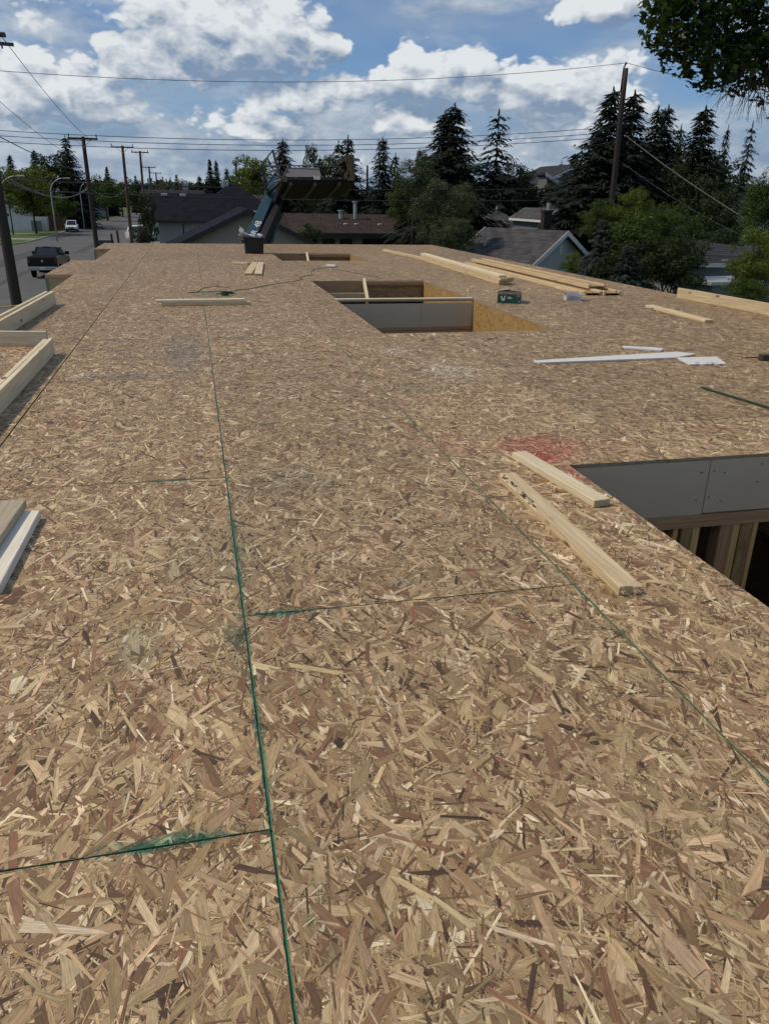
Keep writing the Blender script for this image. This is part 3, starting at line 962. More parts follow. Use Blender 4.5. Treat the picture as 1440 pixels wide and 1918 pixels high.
# things in the tub
tb = Matrix.Translation(tub.location)
o = MB().tube([(1.10, 20.82, .55), (1.16, 20.85, .49), (1.26, 20.88, .44), (1.44, 20.9, .395)], [.035, .03, .026, .024], 8).build('pale_handle', MAT['white_plastic'])
h = MB()
h.tube([(1.10 + .05 * math.cos(a), 20.82, .545 + .05 * math.sin(a)) for a in [i * math.pi / 6 for i in range(13)]], .017, 6).build('ring_end', MAT['white_plastic'], o)
MB().bar((1.09, 20.82, .59), (1.06, 20.82, .66), .02, .02).build('trigger', MAT['white_plastic'], o)
tag(o, 'white tool with a ring end leaning out of the black tub', 'tool')
o = MB().tube([(1.03, 20.80, .44), (1.12, 20.84, .435), (1.30, 20.88, .40)], [.03, .045, .035], 8).build('paper_bag', MAT['cardboard'], smooth=True)
tag(o, 'crumpled brown paper bag at the tub rim', 'bag')
tag(MB().box(1.41, 1.52, 20.86, 20.98, .375, .445).build('small_carton', MAT['grey_metal'], bevel=.004), 'small silver carton in the black tub', 'carton')
o = MB().tube([(1.53, 20.86, .42), (1.60, 20.9, .425)], .042, 10).build('tape_roll', MAT['white_plastic'])
tag(o, 'white tape roll in the black tub', 'roll')
tag(MB().tube([(1.50, 20.93, .44), (1.545, 20.9, .475)], [.02, .018], 8).build('white_cap', MAT['white_plastic']), 'small white nozzle sticking up between carton and roll', 'nozzle')

# paint can lying on its side
can = empty('spray_can', (2.63, 16.55, .036), rad(-8))
MB().tube([(-.09, 0, 0), (-.085, 0, 0), (.085, 0, 0), (.10, 0, 0)], [.028, .033, .033, .024], 14).build('can_body', MAT['white_plastic'], can)
MB().tube([(.10, 0, 0), (.14, 0, 0)], [.026, .024], 12).build('can_cap', MAT['grey_metal'], can)
tag(can, 'white spray can lying on its side on the deck', 'can')

# snaking chalk line and its reel
def rope(label, pts, r, name='chalk_line', mat='line_green', cat='line', group=None):
    P = [onz(*p) for p in pts]
    Q = [Vector((p.x, p.y, r + .002)) for p in P]
    S = []
    for i in range(len(Q) - 1):                       # smooth the polyline
        a_, b_, c_, d_ = Q[max(i - 1, 0)], Q[i], Q[i + 1], Q[min(i + 2, len(Q) - 1)]
        for k in range(5):
            u = k / 5
            S.append(.5 * ((2 * b_) + (c_ - a_) * u + (2 * a_ - 5 * b_ + 4 * c_ - d_) * u * u + (3 * b_ - a_ - 3 * c_ + d_) * u ** 3))
    S.append(Q[-1])
    return tag(MB().tube(S, r, 6).build(name, MAT[mat], smooth=True), label, cat, group)


rope('dark green string running from the reel to the spray can', [(404, 551), (420, 549), (445, 544), (470, 541), (500, 535), (530, 530), (552, 527), (566, 523), (561, 520), (575, 517), (584, 515), (584, 508), (592, 504), (604, 502), (612, 502)], .0045)
rope('loop of dark green string on the deck by the reel', [(404, 551), (440, 550), (425, 546), (380, 547), (352, 549), (372, 546), (380, 540), (405, 537), (432, 540)], .004)
rope('thin string running from the spray can toward openings', [(622, 503), (640, 506), (665, 511), (690, 517), (716, 522)], .003)
rl = empty('chalk_reel', onz(421, 553) + Vector((0, 0, .003)))
MB().tube([(0, 0, 0), (0, 0, .05)], .055, 14).build('reel_case', MAT['line_green'], rl)
MB().bar((-.02, 0, .055), (.12, -.01, .03), .03, .02).build('crank', MAT['tub_black'], rl)
tag(rl, 'dark green chalk reel lying beyond the stacked boards', 'reel')

# green-and-brown carton
bx = empty('cardboard_box', (4.235, 10.72, .0025), rad(-20))
W, D, H = .33, .36, .155
sh = MB()
sh.box(-W / 2, W / 2, -D / 2, -D / 2 + .005, 0, H); sh.box(-W / 2, W / 2, D / 2 - .005, D / 2, 0, H)
sh.box(-W / 2, -W / 2 + .005, -D / 2 + .005, D / 2 - .005, 0, H); sh.box(W / 2 - .005, W / 2, -D / 2 + .005, D / 2 - .005, 0, H)
sh.box(-W / 2 + .005, W / 2 - .005, -D / 2 + .005, D / 2 - .005, 0, .005)
sh.build('carton_walls', MAT['cardboard'], bx)
for (hx, hy, dx, dy, ang) in ((0, -D / 2, 0, 1, 3), (0, D / 2, 0, -1, 6), (-W / 2, 0, 1, 0, 9), (W / 2, 0, -1, 0, 4)):
    l = .16
    z1 = H + .002 + l * math.sin(rad(ang))
    if dy:
        f = MB().add([(-W / 2, hy, H + .002), (W / 2, hy, H + .002), (W / 2, hy + dy * l, z1), (-W / 2, hy + dy * l, z1), (-W / 2, hy, H + .006), (W / 2, hy, H + .006), (W / 2, hy + dy * l, z1 + .004), (-W / 2, hy + dy * l, z1 + .004)], [(0, 3, 2, 1), (4, 5, 6, 7), (0, 1, 5, 4), (1, 2, 6, 5), (2, 3, 7, 6), (3, 0, 4, 7)])
    else:
        f = MB().add([(hx, -D / 2, H + .007), (hx, D / 2, H + .007), (hx + dx * l, D / 2, z1 + .006), (hx + dx * l, -D / 2, z1 + .006), (hx, -D / 2, H + .011), (hx, D / 2, H + .011), (hx + dx * l, D / 2, z1 + .010), (hx + dx * l, -D / 2, z1 + .010)], [(0, 3, 2, 1), (4, 5, 6, 7), (0, 1, 5, 4), (1, 2, 6, 5), (2, 3, 7, 6), (3, 0, 4, 7)])
    f.build('flap', MAT['cardboard'], bx)
MB().box(-W / 2, W / 2, -D / 2 - .002, -D / 2 - .0005, .004, H * .80).build('green_print', MAT['box_green'], bx)
lg = MB()
for pts in ([(-.125, .098), (-.108, .098), (-.088, .035), (-.098, .03)], [(-.066, .108), (-.052, .102), (-.088, .03), (-.096, .035)], [(-.075, .075), (-.06, .068), (-.064, .04), (-.074, .04)]):
    lg.prism(pts, 'y', -D / 2 - .0032, -D / 2 - .0024)
lg.build('logo', MAT['white_ink'], bx)['kind'] = 'stuff'
tx = MB()
for z, x0, x1 in ((.085, -.03, .02), (.068, -.03, .035), (.105, .105, .135), (.03, .13, .15)):
    tx.box(x0, x1, -D / 2 - .0032, -D / 2 - .0024, z - .004, z + .004)
tx.build('print_lines', MAT['white_ink'], bx)['kind'] = 'stuff'
tag(bx, 'brown cardboard box with a green printed side by the opening', 'box')

# small white carton
b2 = empty('small_box', (5.27, 10.82, .0025), rad(-14))
W, D, H = .225, .16, .095
sh = MB()
sh.box(-W / 2, W / 2, -D / 2, -D / 2 + .004, 0, H); sh.box(-W / 2, W / 2, D / 2 - .004, D / 2, 0, H)
sh.box(-W / 2, -W / 2 + .004, -D / 2 + .004, D / 2 - .004, 0, H); sh.box(W / 2 - .004, W / 2, -D / 2 + .004, D / 2 - .004, 0, H)
sh.box(-W / 2 + .004, W / 2 - .004, -D / 2 + .004, D / 2 - .004, 0, .004)
sh.build('carton_walls', MAT['box_pale'], b2)
for s in (-1, 1):
    MB().bar((s * W / 2, 0, H + .002), (s * (W / 2 + .045), 0, H + .035), D * .9, .003).build('flap', MAT['cardboard'], b2)
MB().bar((0, D / 2, H), (0, D / 2 + .06, H + .02), W * .9, .003).build('flap', MAT['cardboard'], b2)
pr_ = MB()
for z, x0, x1 in ((.066, -.095, .03), (.05, -.06, .095), (.032, -.09, .09), (.018, -.09, .05)):
    pr_.box(x0, x1, -D / 2 - .002, -D / 2 - .0005, z - .005, z + .005)
pr_.build('print_lines', MAT['box_print'], b2)['kind'] = 'stuff'
tag(b2, 'small open pale box with blue-grey print before the I-joists', 'box')

# extension ladder poking up at the far corner
lad = empty('ladder', (-2.0, Y1 + .06, 0))
for q_ in ((208, 437), (219, 431)):
    p = at(*q_, Y1 + .12)
    MB().bar((p.x + .1 - lad.location.x, 1.2, -4.4), (p.x - lad.location.x, .06, p.z), .085, .05, up=(1, 0, 0)).build('rail', MAT['tub_black'], lad)
for i in range(12):
    f = i / 12
    xs = [at(*q_, Y1 + .12) for q_ in ((208, 437), (219, 431))]
    y = 1.2 + (.06 - 1.2) * f * .9
    z = -4.3 + f * 4.0
    MB().bar((xs[0].x + .1 * (1 - f) - lad.location.x, y, z), (xs[1].x + .1 * (1 - f) - lad.location.x, y, z), .03, .03).build('rung', MAT['grey_metal'], lad)
tag(lad, 'dark ladder rails rising above the far deck corner', 'ladder')

# ------------------------------------------------------------------ ground, street, kerbs
def ground_mat(name, cols, scale, bump=.3, rough=.9):
    m_, N, b, _ = new_mat(name)
    pos = N.new('ShaderNodeNewGeometry').outputs['Position']
    n1 = N.noise(pos, scale, 6.0, .65)
    n2 = N.noise(pos, scale * .07, 3.0, .5)
    c = N.mix(N.ramp(n1, .3, .7), cols[0], cols[1])
    c = N.mix(N.ramp(n2, .35, .7, 0, .6), c, cols[2])
    N.put(b.inputs['Base Color'], c)
    b.inputs['Roughness'].default_value = rough
    b.inputs['Specular IOR Level'].default_value = .25
    bp = N.new('ShaderNodeBump'); bp.inputs['Strength'].default_value = bump; bp.inputs['Distance'].default_value = .03
    N.put(bp.inputs['Height'], n1); N.put(b.inputs['Normal'], bp.outputs[0])


ground_mat('grass', ((.035, .075, .012), (.075, .125, .022), (.10, .13, .035)), 3.0)
ground_mat('asphalt', ((.085, .085, .087), (.105, .104, .103), (.13, .128, .124)), 8.0, .15, .85)
ground_mat('concrete', ((.30, .29, .27), (.36, .35, .33), (.26, .25, .24)), 5.0)
ground_mat('gravel', ((.20, .185, .16), (.30, .28, .25), (.16, .15, .13)), 4.0)
ground_mat('patch', ((.06, .06, .062), (.075, .074, .074), (.09, .09, .09)), 6.0)


def sheet(name, pts, z, mat, label, cat, thick=0.0):
    if thick:
        o = MB().prism(pts, 'z', z - thick, z).build(name, MAT[mat])
    else:
        o = MB().add([(x, y, z) for x, y in pts], [tuple(range(len(pts)))]).build(name, MAT[mat])
    return tag(o, label, cat, kind='structure')


sheet('ground', [(-2500, -600), (2500, -600), (2500, 4000), (-2500, 4000)], GZ - .02, 'grass', 'grassy ground of the neighbourhood', 'ground')
sheet('road', [(-20.4, -60), (-8.2, -60), (-8.2, 700), (-20.4, 700)], GZ - .012, 'asphalt', 'grey asphalt street running away', 'road')
sheet('side_road', [(-120, 84), (-20.4, 84), (-20.4, 106), (-23.0, 104.5), (-120, 104.5)], GZ - .012, 'asphalt', 'side street joining the main street', 'road')
sheet('road_apron', [(-60, -60), (-20.4, -60), (-20.4, 84), (-60, 84)], GZ - .012, 'asphalt', 'wide asphalt junction beside the street', 'road')
for (x0, y0, x1, y1) in ((-17.5, 58, -15.9, 96), (-12.6, 92, -11.6, 118), (-19.2, 118, -17.9, 140), (-13.5, 40, -12.9, 70)):
    sheet('road_patch', [(x0, y0), (x1, y0), (x1, y1), (x0, y1)], GZ - .008, 'patch', 'darker asphalt repair strip in the street', 'road')
# far-side kerb with rounded corner, verge, sidewalk
kp = [(-80, 104.6), (-26, 104.6), (-23.2, 105.2), (-21.4, 107.0), (-20.6, 110), (-20.4, 116), (-20.4, 700)]
kerb = tag(empty('kerb'), 'concrete kerb along the far side of the street', 'kerb', kind='structure')
for a, b in zip(kp[:-1], kp[1:]):
    n = max(1, int((Vector((*b, 0)) - Vector((*a, 0))).length / 3.0)) if (b[1] < 160) else 40
    n = min(n, 40)
    for i in range(n):
        p, q = Vector((*a, 0)).lerp(Vector((*b, 0)), i / n), Vector((*a, 0)).lerp(Vector((*b, 0)), (i + .985) / n)
        MB().bar((p.x, p.y, GZ + .03), (q.x, q.y, GZ + .03), .22, .17).build('kerb_stone', MAT['concrete'], kerb)
sheet('lawn', [(-80, 104.8), (-26, 104.8), (-23.3, 105.4), (-21.6, 107.1), (-20.8, 110), (-20.55, 116), (-20.55, 700), (-80, 700)], GZ + .09, 'grass', 'mown lawn verge beside the street', 'lawn', .12)
sheet('sidewalk', [(-80, 116.5), (-20.7, 116.5), (-20.7, 119.0), (-80, 119.0)], GZ + .10, 'concrete', 'pale concrete sidewalk crossing the lawn', 'sidewalk')
sheet('sidewalk_strip', [(-80, 132), (-21.0, 132), (-21.0, 133.6), (-80, 133.6)], GZ + .10, 'concrete', 'narrow concrete path beside the white wall', 'sidewalk')
sheet('driveway', [(-60, 172), (-20.7, 172), (-20.7, 177), (-60, 177)], GZ + .10, 'concrete', 'concrete driveway crossing the far verge', 'driveway')
sheet('near_verge', [(-8.1, -60), (-3.0, -60), (-3.0, 62), (-8.1, 62)], GZ - .006, 'gravel', 'bare gravel strip beside the unfinished house', 'gravel')
sheet('parking_pad', [(-8.1, 62.2), (-3.5, 62.2), (-3.5, 135), (-8.1, 135)], GZ - .004, 'gravel', 'light gravel parking strip beside the street', 'gravel')

# ------------------------------------------------------------------ houses
def shingles(name, col, col2):
    m_, N, b, _ = new_mat(name)
    tc = N.new('ShaderNodeTexCoord').outputs['Object']
    x, y, z = N.sep(tc)
    br = N.new('ShaderNodeTexBrick')
    N.put(br.inputs['Vector'], N.xyz(N.math('ADD', x, N.math('MULTIPLY', y, .35)), N.math('MULTIPLY', z, 2.4), 0))
    N.put(br.inputs['Color1'], (*col, 1)); N.put(br.inputs['Color2'], (*col2, 1)); N.put(br.inputs['Mortar'], tuple(v * .45 for v in col) + (1,))
    br.inputs['Scale'].default_value = 1.0
    br.inputs['Brick Width'].default_value = .32; br.inputs['Row Height'].default_value = .15; br.inputs['Mortar Size'].default_value = .012
    n = N.noise(tc, 2.0, 5.0)
    f = N.ramp(n, .3, .7, .8, 1.2)
    N.put(b.inputs['Base Color'], N.vec('MULTIPLY', br.outputs['Color'], N.xyz(f, f, f)))
    b.inputs['Roughness'].default_value = .88
    b.inputs['Specular IOR Level'].default_value = .08
    bp = N.new('ShaderNodeBump'); bp.inputs['Strength'].default_value = .6; bp.inputs['Distance'].default_value = .02
    N.put(bp.inputs['Height'], br.outputs['Fac']); bp.invert = True
    N.put(b.inputs['Normal'], bp.outputs[0])


shingles('roof_black', (.008, .010, .016), (.014, .016, .024))
shingles('roof_brown', (.042, .031, .027), (.058, .042, .036))
shingles('roof_grey', (.062, .062, .066), (.088, .087, .09))
shingles('roof_slate', (.035, .037, .045), (.05, .052, .06))
simple('siding_tan', (.33, .29, .24), .75, var=.06)
simple('siding_grey', (.30, .30, .31), .75, var=.06)
simple('siding_blue', (.44, .46, .49), .75, var=.06)
simple('siding_green', (.13, .14, .14), .75, var=.06)
simple('stucco_beige', (.26, .24, .205), .9, var=.1)
simple('stucco_white', (.36, .36, .345), .9, var=.08)
simple('stucco_grey', (.20, .20, .20), .9, var=.08)
simple('trim_white', (.62, .62, .60), .6, var=.05)
simple('trim_dark', (.030, .028, .028), .6, var=.1)
simple('trim_grey', (.30, .30, .31), .6, var=.05)
simple('brick_red', (.03, .02, .018), .9, var=.25, scale=9)
simple('galvanised', (.42, .42, .41), .5, .5)
simple('fence_white', (.66, .67, .68), .7, var=.05)
simple('fence_brown', (.15, .065, .04), .85, var=.25)
simple('fence_dark', (.045, .032, .025), .85, var=.3)
simple('window_glass', (.015, .018, .022), .08, var=.1, spec=.8)
simple('curtain', (.30, .30, .29), .9, var=.15)


def siding(parent, w, z0, z1, y, mat, step=.17, tri=None, face=-1):
    """Lapped courses on a wall face across X; tri = (half width at z1, apex z) adds the gable."""
    mb = MB()
    z = z0
    top = tri[1] if tri else z1
    while z < top - .02:
        h = min(step, top - z)
        if z < z1: hw0 = hw1 = w / 2
        else:
            hw0 = (w / 2) * (top - z) / (top - z1); hw1 = (w / 2) * max(0.0, (top - z - h)) / (top - z1)
        mb.add([(-hw0, y + face * .036, z), (hw0, y + face * .036, z), (hw1, y + face * .006, z + h), (-hw1, y + face * .006, z + h), (-hw0, y, z), (hw0, y, z)],
               [(0, 1, 2, 3), (0, 4, 5, 1)])
        z += h
    o = mb.build('siding', mat, parent)
    o['kind'] = 'stuff'
    return o


def window(parent, x, y, z, w, h, face=-1, bars=1, frame='trim_white', axis='y', cur=False):
    """A framed window on a wall; axis: wall normal ('y' or 'x')."""
    def bx(mb, a0, a1, d0, d1, z0, z1):
        if axis == 'y': mb.box(a0, a1, min(d0, d1), max(d0, d1), z0, z1)
        else: mb.box(min(d0, d1), max(d0, d1), a0, a1, z0, z1)
    c, d = (x, y) if axis == 'y' else (y, x)
    mb = MB(); t = .07
    bx(mb, c - w / 2 - t, c + w / 2 + t, d, d + face * .06, z + h, z + h + t); bx(mb, c - w / 2 - t, c + w / 2 + t, d, d + face * .08, z - t, z)
    bx(mb, c - w / 2 - t, c - w / 2, d, d + face * .06, z, z + h); bx(mb, c + w / 2, c + w / 2 + t, d, d + face * .06, z, z + h)
    for i in range(bars):
        xx = c - w / 2 + w * (i + 1) / (bars + 1)
        bx(mb, xx - .02, xx + .02, d, d + face * .05, z, z + h)
    f = mb.build('window', MAT[frame], parent)
    g = MB(); bx(g, c - w / 2, c + w / 2, d + face * .012, d + face * .024, z, z + h)
    g.build('pane', MAT['window_glass'], f)
    if cur:
        g = MB()
        for k in range(7):
            bx(g, c - w / 2 + k * w / 7 + .01, c - w / 2 + (k + .75) * w / 7, d + face * .026, d + face * .032, z + .02, z + h - .02)
        g.build('curtain', MAT['curtain'], f)['kind'] = 'stuff'
    return f


def gable_house(name, loc, rz, w, d, eave, ridge, roof, wall, trim='trim_dark', over=.35, lap=None, lap_mat=None, base=0.0):
    """Ridge along local Y; the gable faces local -Y. Heights are above local z = 0."""
    root = empty(name, loc, rz)
    MB().prism([(-w / 2, base), (w / 2, base), (w / 2, eave), (0, ridge), (-w / 2, eave)], 'y', 0, d).build('wall', MAT[wall], root)
    k = (ridge - eave) / (w / 2)
    ro = MB()
    for s in (-1, 1):
        xe, ze = s * (w / 2 + over), eave - over * k
        t = .14
        ro.add([(xe, -over, ze + .02), (0, -over, ridge + .02), (0, d + over, ridge + .02), (xe, d + over, ze + .02), (xe, -over, ze + t), (0, -over, ridge + t + .02), (0, d + over, ridge + t + .02), (xe, d + over, ze + t)],
               [(0, 1, 2, 3), (4, 7, 6, 5), (0, 4, 5, 1), (3, 2, 6, 7), (0, 3, 7, 4)])
    ro.build('roof', MAT[roof], root)
    for yy in (-over - .03, d + over + .005):
        for s in (-1, 1):
            xe, ze = s * (w / 2 + over + .02), eave - (over + .02) * k
            MB().add([(xe, yy, ze - .10), (0, yy, ridge - .06), (0, yy, ridge + .17), (xe, yy, ze + .15), (xe, yy + .025, ze - .10), (0, yy + .025, ridge - .06), (0, yy + .025, ridge + .17), (xe, yy + .025, ze + .15)],
                     [(0, 1, 2, 3), (7, 6, 5, 4), (0, 4, 5, 1), (3, 2, 6, 7), (0, 3, 7, 4), (1, 5, 6, 2)]).build('fascia', MAT[trim], root)
    for s in (-1, 1):
        xe, ze = s * (w / 2 + over + .06), eave - over * k
        MB().box(xe - .06, xe + .06, -over, d + over, ze - .06, ze + .08).build('gutter', MAT[trim], root)
    if lap:
        siding(root, w, base, eave, 0, MAT[lap_mat], lap, (w / 2, ridge))
    return root


def hip_roof(root, x0, x1, y0, y1, eave, ridge, rl, mat, over=.5, trim='trim_dark', name='roof'):
    """Hip roof over a box; rl = half length of the ridge along X."""
    x0, x1, y0, y1 = x0 - over, x1 + over, y0 - over, y1 + over
    cx, cy = (x0 + x1) / 2, (y0 + y1) / 2
    vs = [(x0, y0, eave), (x1, y0, eave), (x1, y1, eave), (x0, y1, eave), (cx - rl, cy, ridge), (cx + rl, cy, ridge)]
    vs += [(x0, y0, eave - .12), (x1, y0, eave - .12), (x1, y1, eave - .12), (x0, y1, eave - .12)]
    r = MB().add(vs, [(0, 1, 5, 4), (1, 2, 5), (2, 3, 4, 5), (3, 0, 4), (6, 9, 8, 7), (0, 6, 7, 1), (1, 7, 8, 2), (2, 8, 9, 3), (3, 9, 6, 0)]).build(name, MAT[mat], root)
    MB().box(x0 - .05, x1 + .05, y0 - .1, y0 - .004, eave - .14, eave + .01).build('gutter', MAT[trim], root)
    return r


def roof_vent(root, x, y, z, s=.35):
    v = MB().box(x - s / 2, x + s / 2, y - s / 2, y + s / 2, z, z + s * .5).build('roof_vent', MAT['galvanised'], root, bevel=.03)
    return v


def L3(p, root):
    """World point to the local frame of a house."""
    return Matrix.Rotation(-root.rotation_euler.z, 4, 'Z') @ (Vector(p) - Vector(root.location))


H0 = -GZ      # street level seen from the deck datum
# dark-roofed bungalow across the lane
h = empty('bungalow', (2.2, 68.5, GZ))
MB().box(-4.9, 5.4, 0, 12, 0, 3.95).build('wall', MAT['siding_grey'], h)
siding(h, 9.8, 0.2, 3.95, -.002, MAT['siding_grey'], .22)
rf = hip_roof(h, -2.6, 5.4, .0, 14.0, 3.98, 6.95, .05, 'roof_black')
MB().prism([(-.55, 3.98), (12.6, 3.98), (5.2, 6.0)], 'x', -5.35, 1.0).build('roof', MAT['roof_black'], h)
MB().box(-5.4, -2.8, -.66, -.56, 3.82, 3.99).build('gutter', MAT['trim_dark'], h)
for px, py, yy in ((308, 366, 73.0), (343, 367, 73.0)):
    p = at(px, py, yy); roof_vent(h, p.x - 2.2, 4.55, 5.72, .5)
MB().box(.5, 1.05, 6.2, 6.7, 6.62, 7.12).build('roof_vent', MAT['galvanised'], h, bevel=.04)
window(h, -.65, -.024, 2.05, 1.9, 1.15, cur=True)
window(h, 4.3, -.024, 2.3, 1.0, 1.0)
MB().box(-3.05, -2.95, -.07, -.024, .4, 3.7).build('downpipe', MAT['trim_dark'], h)
MB().box(-4.15, -3.25, -.06, -.024, .3, 2.6).build('door', MAT['trim_grey'], h)
tag(h, 'grey bungalow with a steep black hip roof and curtained window', 'house')

# near garage gable behind the lift
g_ = gable_house('garage', (2.52, 40.0, GZ), 0, 9.4, 7.0, 2.95, 5.15, 'roof_black', 'siding_tan', over=.45, lap=.17, lap_mat='siding_tan')
MB().box(-1.4, 1.4, -.07, -.024, 0, 2.1).build('garage_door', MAT['trim_grey'], g_)
roof_vent(g_, .6, 4.0, 5.0, .3)
tag(g_, 'tan lap-sided garage gable with black roof behind the deck', 'garage')

# long brown-roofed bungalow
b_ = empty('bungalow', (6.9, 54.5, GZ))
MB().box(0, 13.5, 0, 9.0, 0, 3.72).build('wall', MAT['stucco_beige'], b_)
MB().add([(-.6, -.6, 3.70), (14.1, -.6, 3.70), (14.1, 4.6, 4.80), (-.6, 4.6, 4.80), (-.6, 9.6, 3.70), (14.1, 9.6, 3.70), (-.6, -.6, 3.56), (14.1, -.6, 3.56), (14.1, 9.6, 3.56), (-.6, 9.6, 3.56)],
         [(0, 1, 2, 3), (3, 2, 5, 4), (6, 9, 8, 7), (0, 6, 7, 1), (4, 5, 8, 9), (0, 3, 4, 9, 6), (1, 7, 8, 5, 2)]).build('roof', MAT['roof_brown'], b_)
MB().box(-.65, 14.15, -.74, -.603, 3.50, 3.72).build('gutter', MAT['trim_dark'], b_)
for px in (615, 648, 695, 722):
    c = at(px, 447, 54.5)
    window(b_, c.x - 6.9, -.002, 2.62, .75 if px < 690 else 1.1, .62, frame='trim_dark')
for px, r_, h_ in ((664, .16, 1.05), (637, .17, .45)):
    c = at(px, 408, 58.0)
    MB().tube([(c.x - 6.9, 3.3, 4.35), (c.x - 6.9, 3.3, 4.55 + h_)], r_ * .8, 10).build('flue_pipe', MAT['galvanised'], b_)
    MB().tube([(c.x - 6.9, 3.3, 4.55 + h_), (c.x - 6.9, 3.3, 4.62 + h_)], r_ * 1.3, 10).build('flue_cap', MAT['galvanised'], b_)
for px in (648, 668, 712):
    c = at(px, 424, 56.0); roof_vent(b_, c.x - 6.9, 1.6, 4.12, .28)
tag(b_, 'low bungalow with a long brown shingle roof and small windows', 'house')

# house and garage right of the willow
h2 = empty('house', (22.4, 57.5, GZ))
MB().box(-3.2, 2.0, 0, 7, 0, 3.8).build('wall', MAT['stucco_grey'], h2)
hip_roof(h2, -4.8, 1.9, 0, 6.5, 3.85, 5.27, 1.8, 'roof_grey', .4, 'trim_white')
window(h2, .4, -.002, 2.2, 1.2, 1.0)
MB().tube([(.2, 2.6, 4.9), (.2, 2.6, 5.5)], .1, 8).build('flue_pipe', MAT['galvanised'], h2)
tag(h2, 'house with a grey hip roof behind the pale garage', 'house')
p_ = at(1052, 437, 38.0)
gg = gable_house('garage', (p_.x, p_.y, GZ), rad(-22), 5.2, 4.4, 3.05, p_.z - GZ - .02, 'roof_grey', 'siding_blue', 'trim_white', over=.35, lap=.16, lap_mat='siding_blue')
gg.rotation_euler.z = rad(33)
MB().box(-.12, .12, -.05, -.024, 3.45, 3.85).build('gable_vent', MAT['trim_white'], gg)
MB().box(-.9, 1.7, -.06, -.024, 0, 2.15).build('garage_door', MAT['trim_grey'], gg)
MB().tube([(-1.6, 3.5, 3.5), (-1.6, 3.5, 4.6)], .06, 8).build('vent_pipe', MAT['galvanised'], gg)
tag(gg, 'pale blue-grey lap-sided garage gable with white rake trim', 'garage')

# tall two-storey house with crossing shed roofs
t_ = empty('house', (34.2, 75.0, GZ))
MB().prism([(-2.3, 0), (1.9, 0), (1.9, 8.95), (-2.3, 6.9)], 'y', 0, 9).build('wall', MAT['siding_green'], t_)
MB().prism([(-2.9, 6.75), (2.1, 9.12), (2.1, 9.32), (-2.9, 6.95)], 'y', -.35, 9.3).build('roof', MAT['roof_slate'], t_)
MB().prism([(-2.9, 6.70), (2.12, 9.06), (2.12, 9.36), (-2.9, 7.0)], 'y', -.40, -.355).build('fascia', MAT['trim_white'], t_)
MB().prism([(-2.2, 0), (2.1, 0), (1.4, 6.0), (-2.2, 8.05)], 'y', -2.4, -.42).build('wall', MAT['siding_green'], t_)
MB().prism([(-2.45, 8.15), (1.9, 5.72), (1.9, 5.92), (-2.45, 8.36)], 'y', -2.7, -.41).build('roof', MAT['roof_slate'], t_)
MB().prism([(-2.47, 8.05), (1.9, 5.62), (1.9, 5.95), (-2.47, 8.40)], 'y', -2.75, -2.705).build('fascia', MAT['trim_white'], t_)
window(t_, -1.2, -2.402, 4.4, 1.0, 1.0); window(t_, .6, -2.402, 3.6, .9, .9)
tag(t_, 'tall grey-green house with two crossing sloped roofs', 'house')
t2 = gable_house('house', (31.2, 78.0, GZ), rad(0), 5.4, 9, 6.0, 7.75, 'roof_slate', 'siding_grey', 'trim_white')
tag(t2, 'grey gabled house half hidden behind sparse spruce', 'house')
p_ = at(1045, 395, 50.0)
wg = gable_house('shed', (p_.x + .1, 50.0, GZ), 0, 1.9, 5.5, p_.z - GZ - .55, p_.z - GZ, 'roof_grey', 'siding_green', 'trim_white', over=.15)
MB().prism([(.9, 4.4), (4.6, 4.4), (4.6, 4.55), (.9, 5.3)], 'y', 1.0, 6.0).build('roof', MAT['roof_grey'], wg)
tag(wg, 'small white-trimmed dormer gable beyond the grey garage', 'shed')
ch = empty('chimney_house', at(1020, 440, 47.0) * 1.0); ch.location.z = GZ
MB().box(-.24, .24, -.25, .25, 0, at(1020, 397, 47.0).z - GZ).build('chimney', MAT['brick_red'], ch)
MB().box(-.29, .29, -.3, .3, at(1020, 397, 47.0).z - GZ, at(1020, 397, 47.0).z - GZ + .12).build('chimney_cap', MAT['brick_red'], ch)
MB().tube([(.1, 0, at(1020, 397, 47.0).z - GZ + .1), (.1, 0, at(1020, 386, 47.0).z - GZ + .2)], .14, 10).build('flue_pipe', MAT['galvanised'], ch)
tag(ch, 'dark red brick chimney with a metal flue among trees', 'chimney')
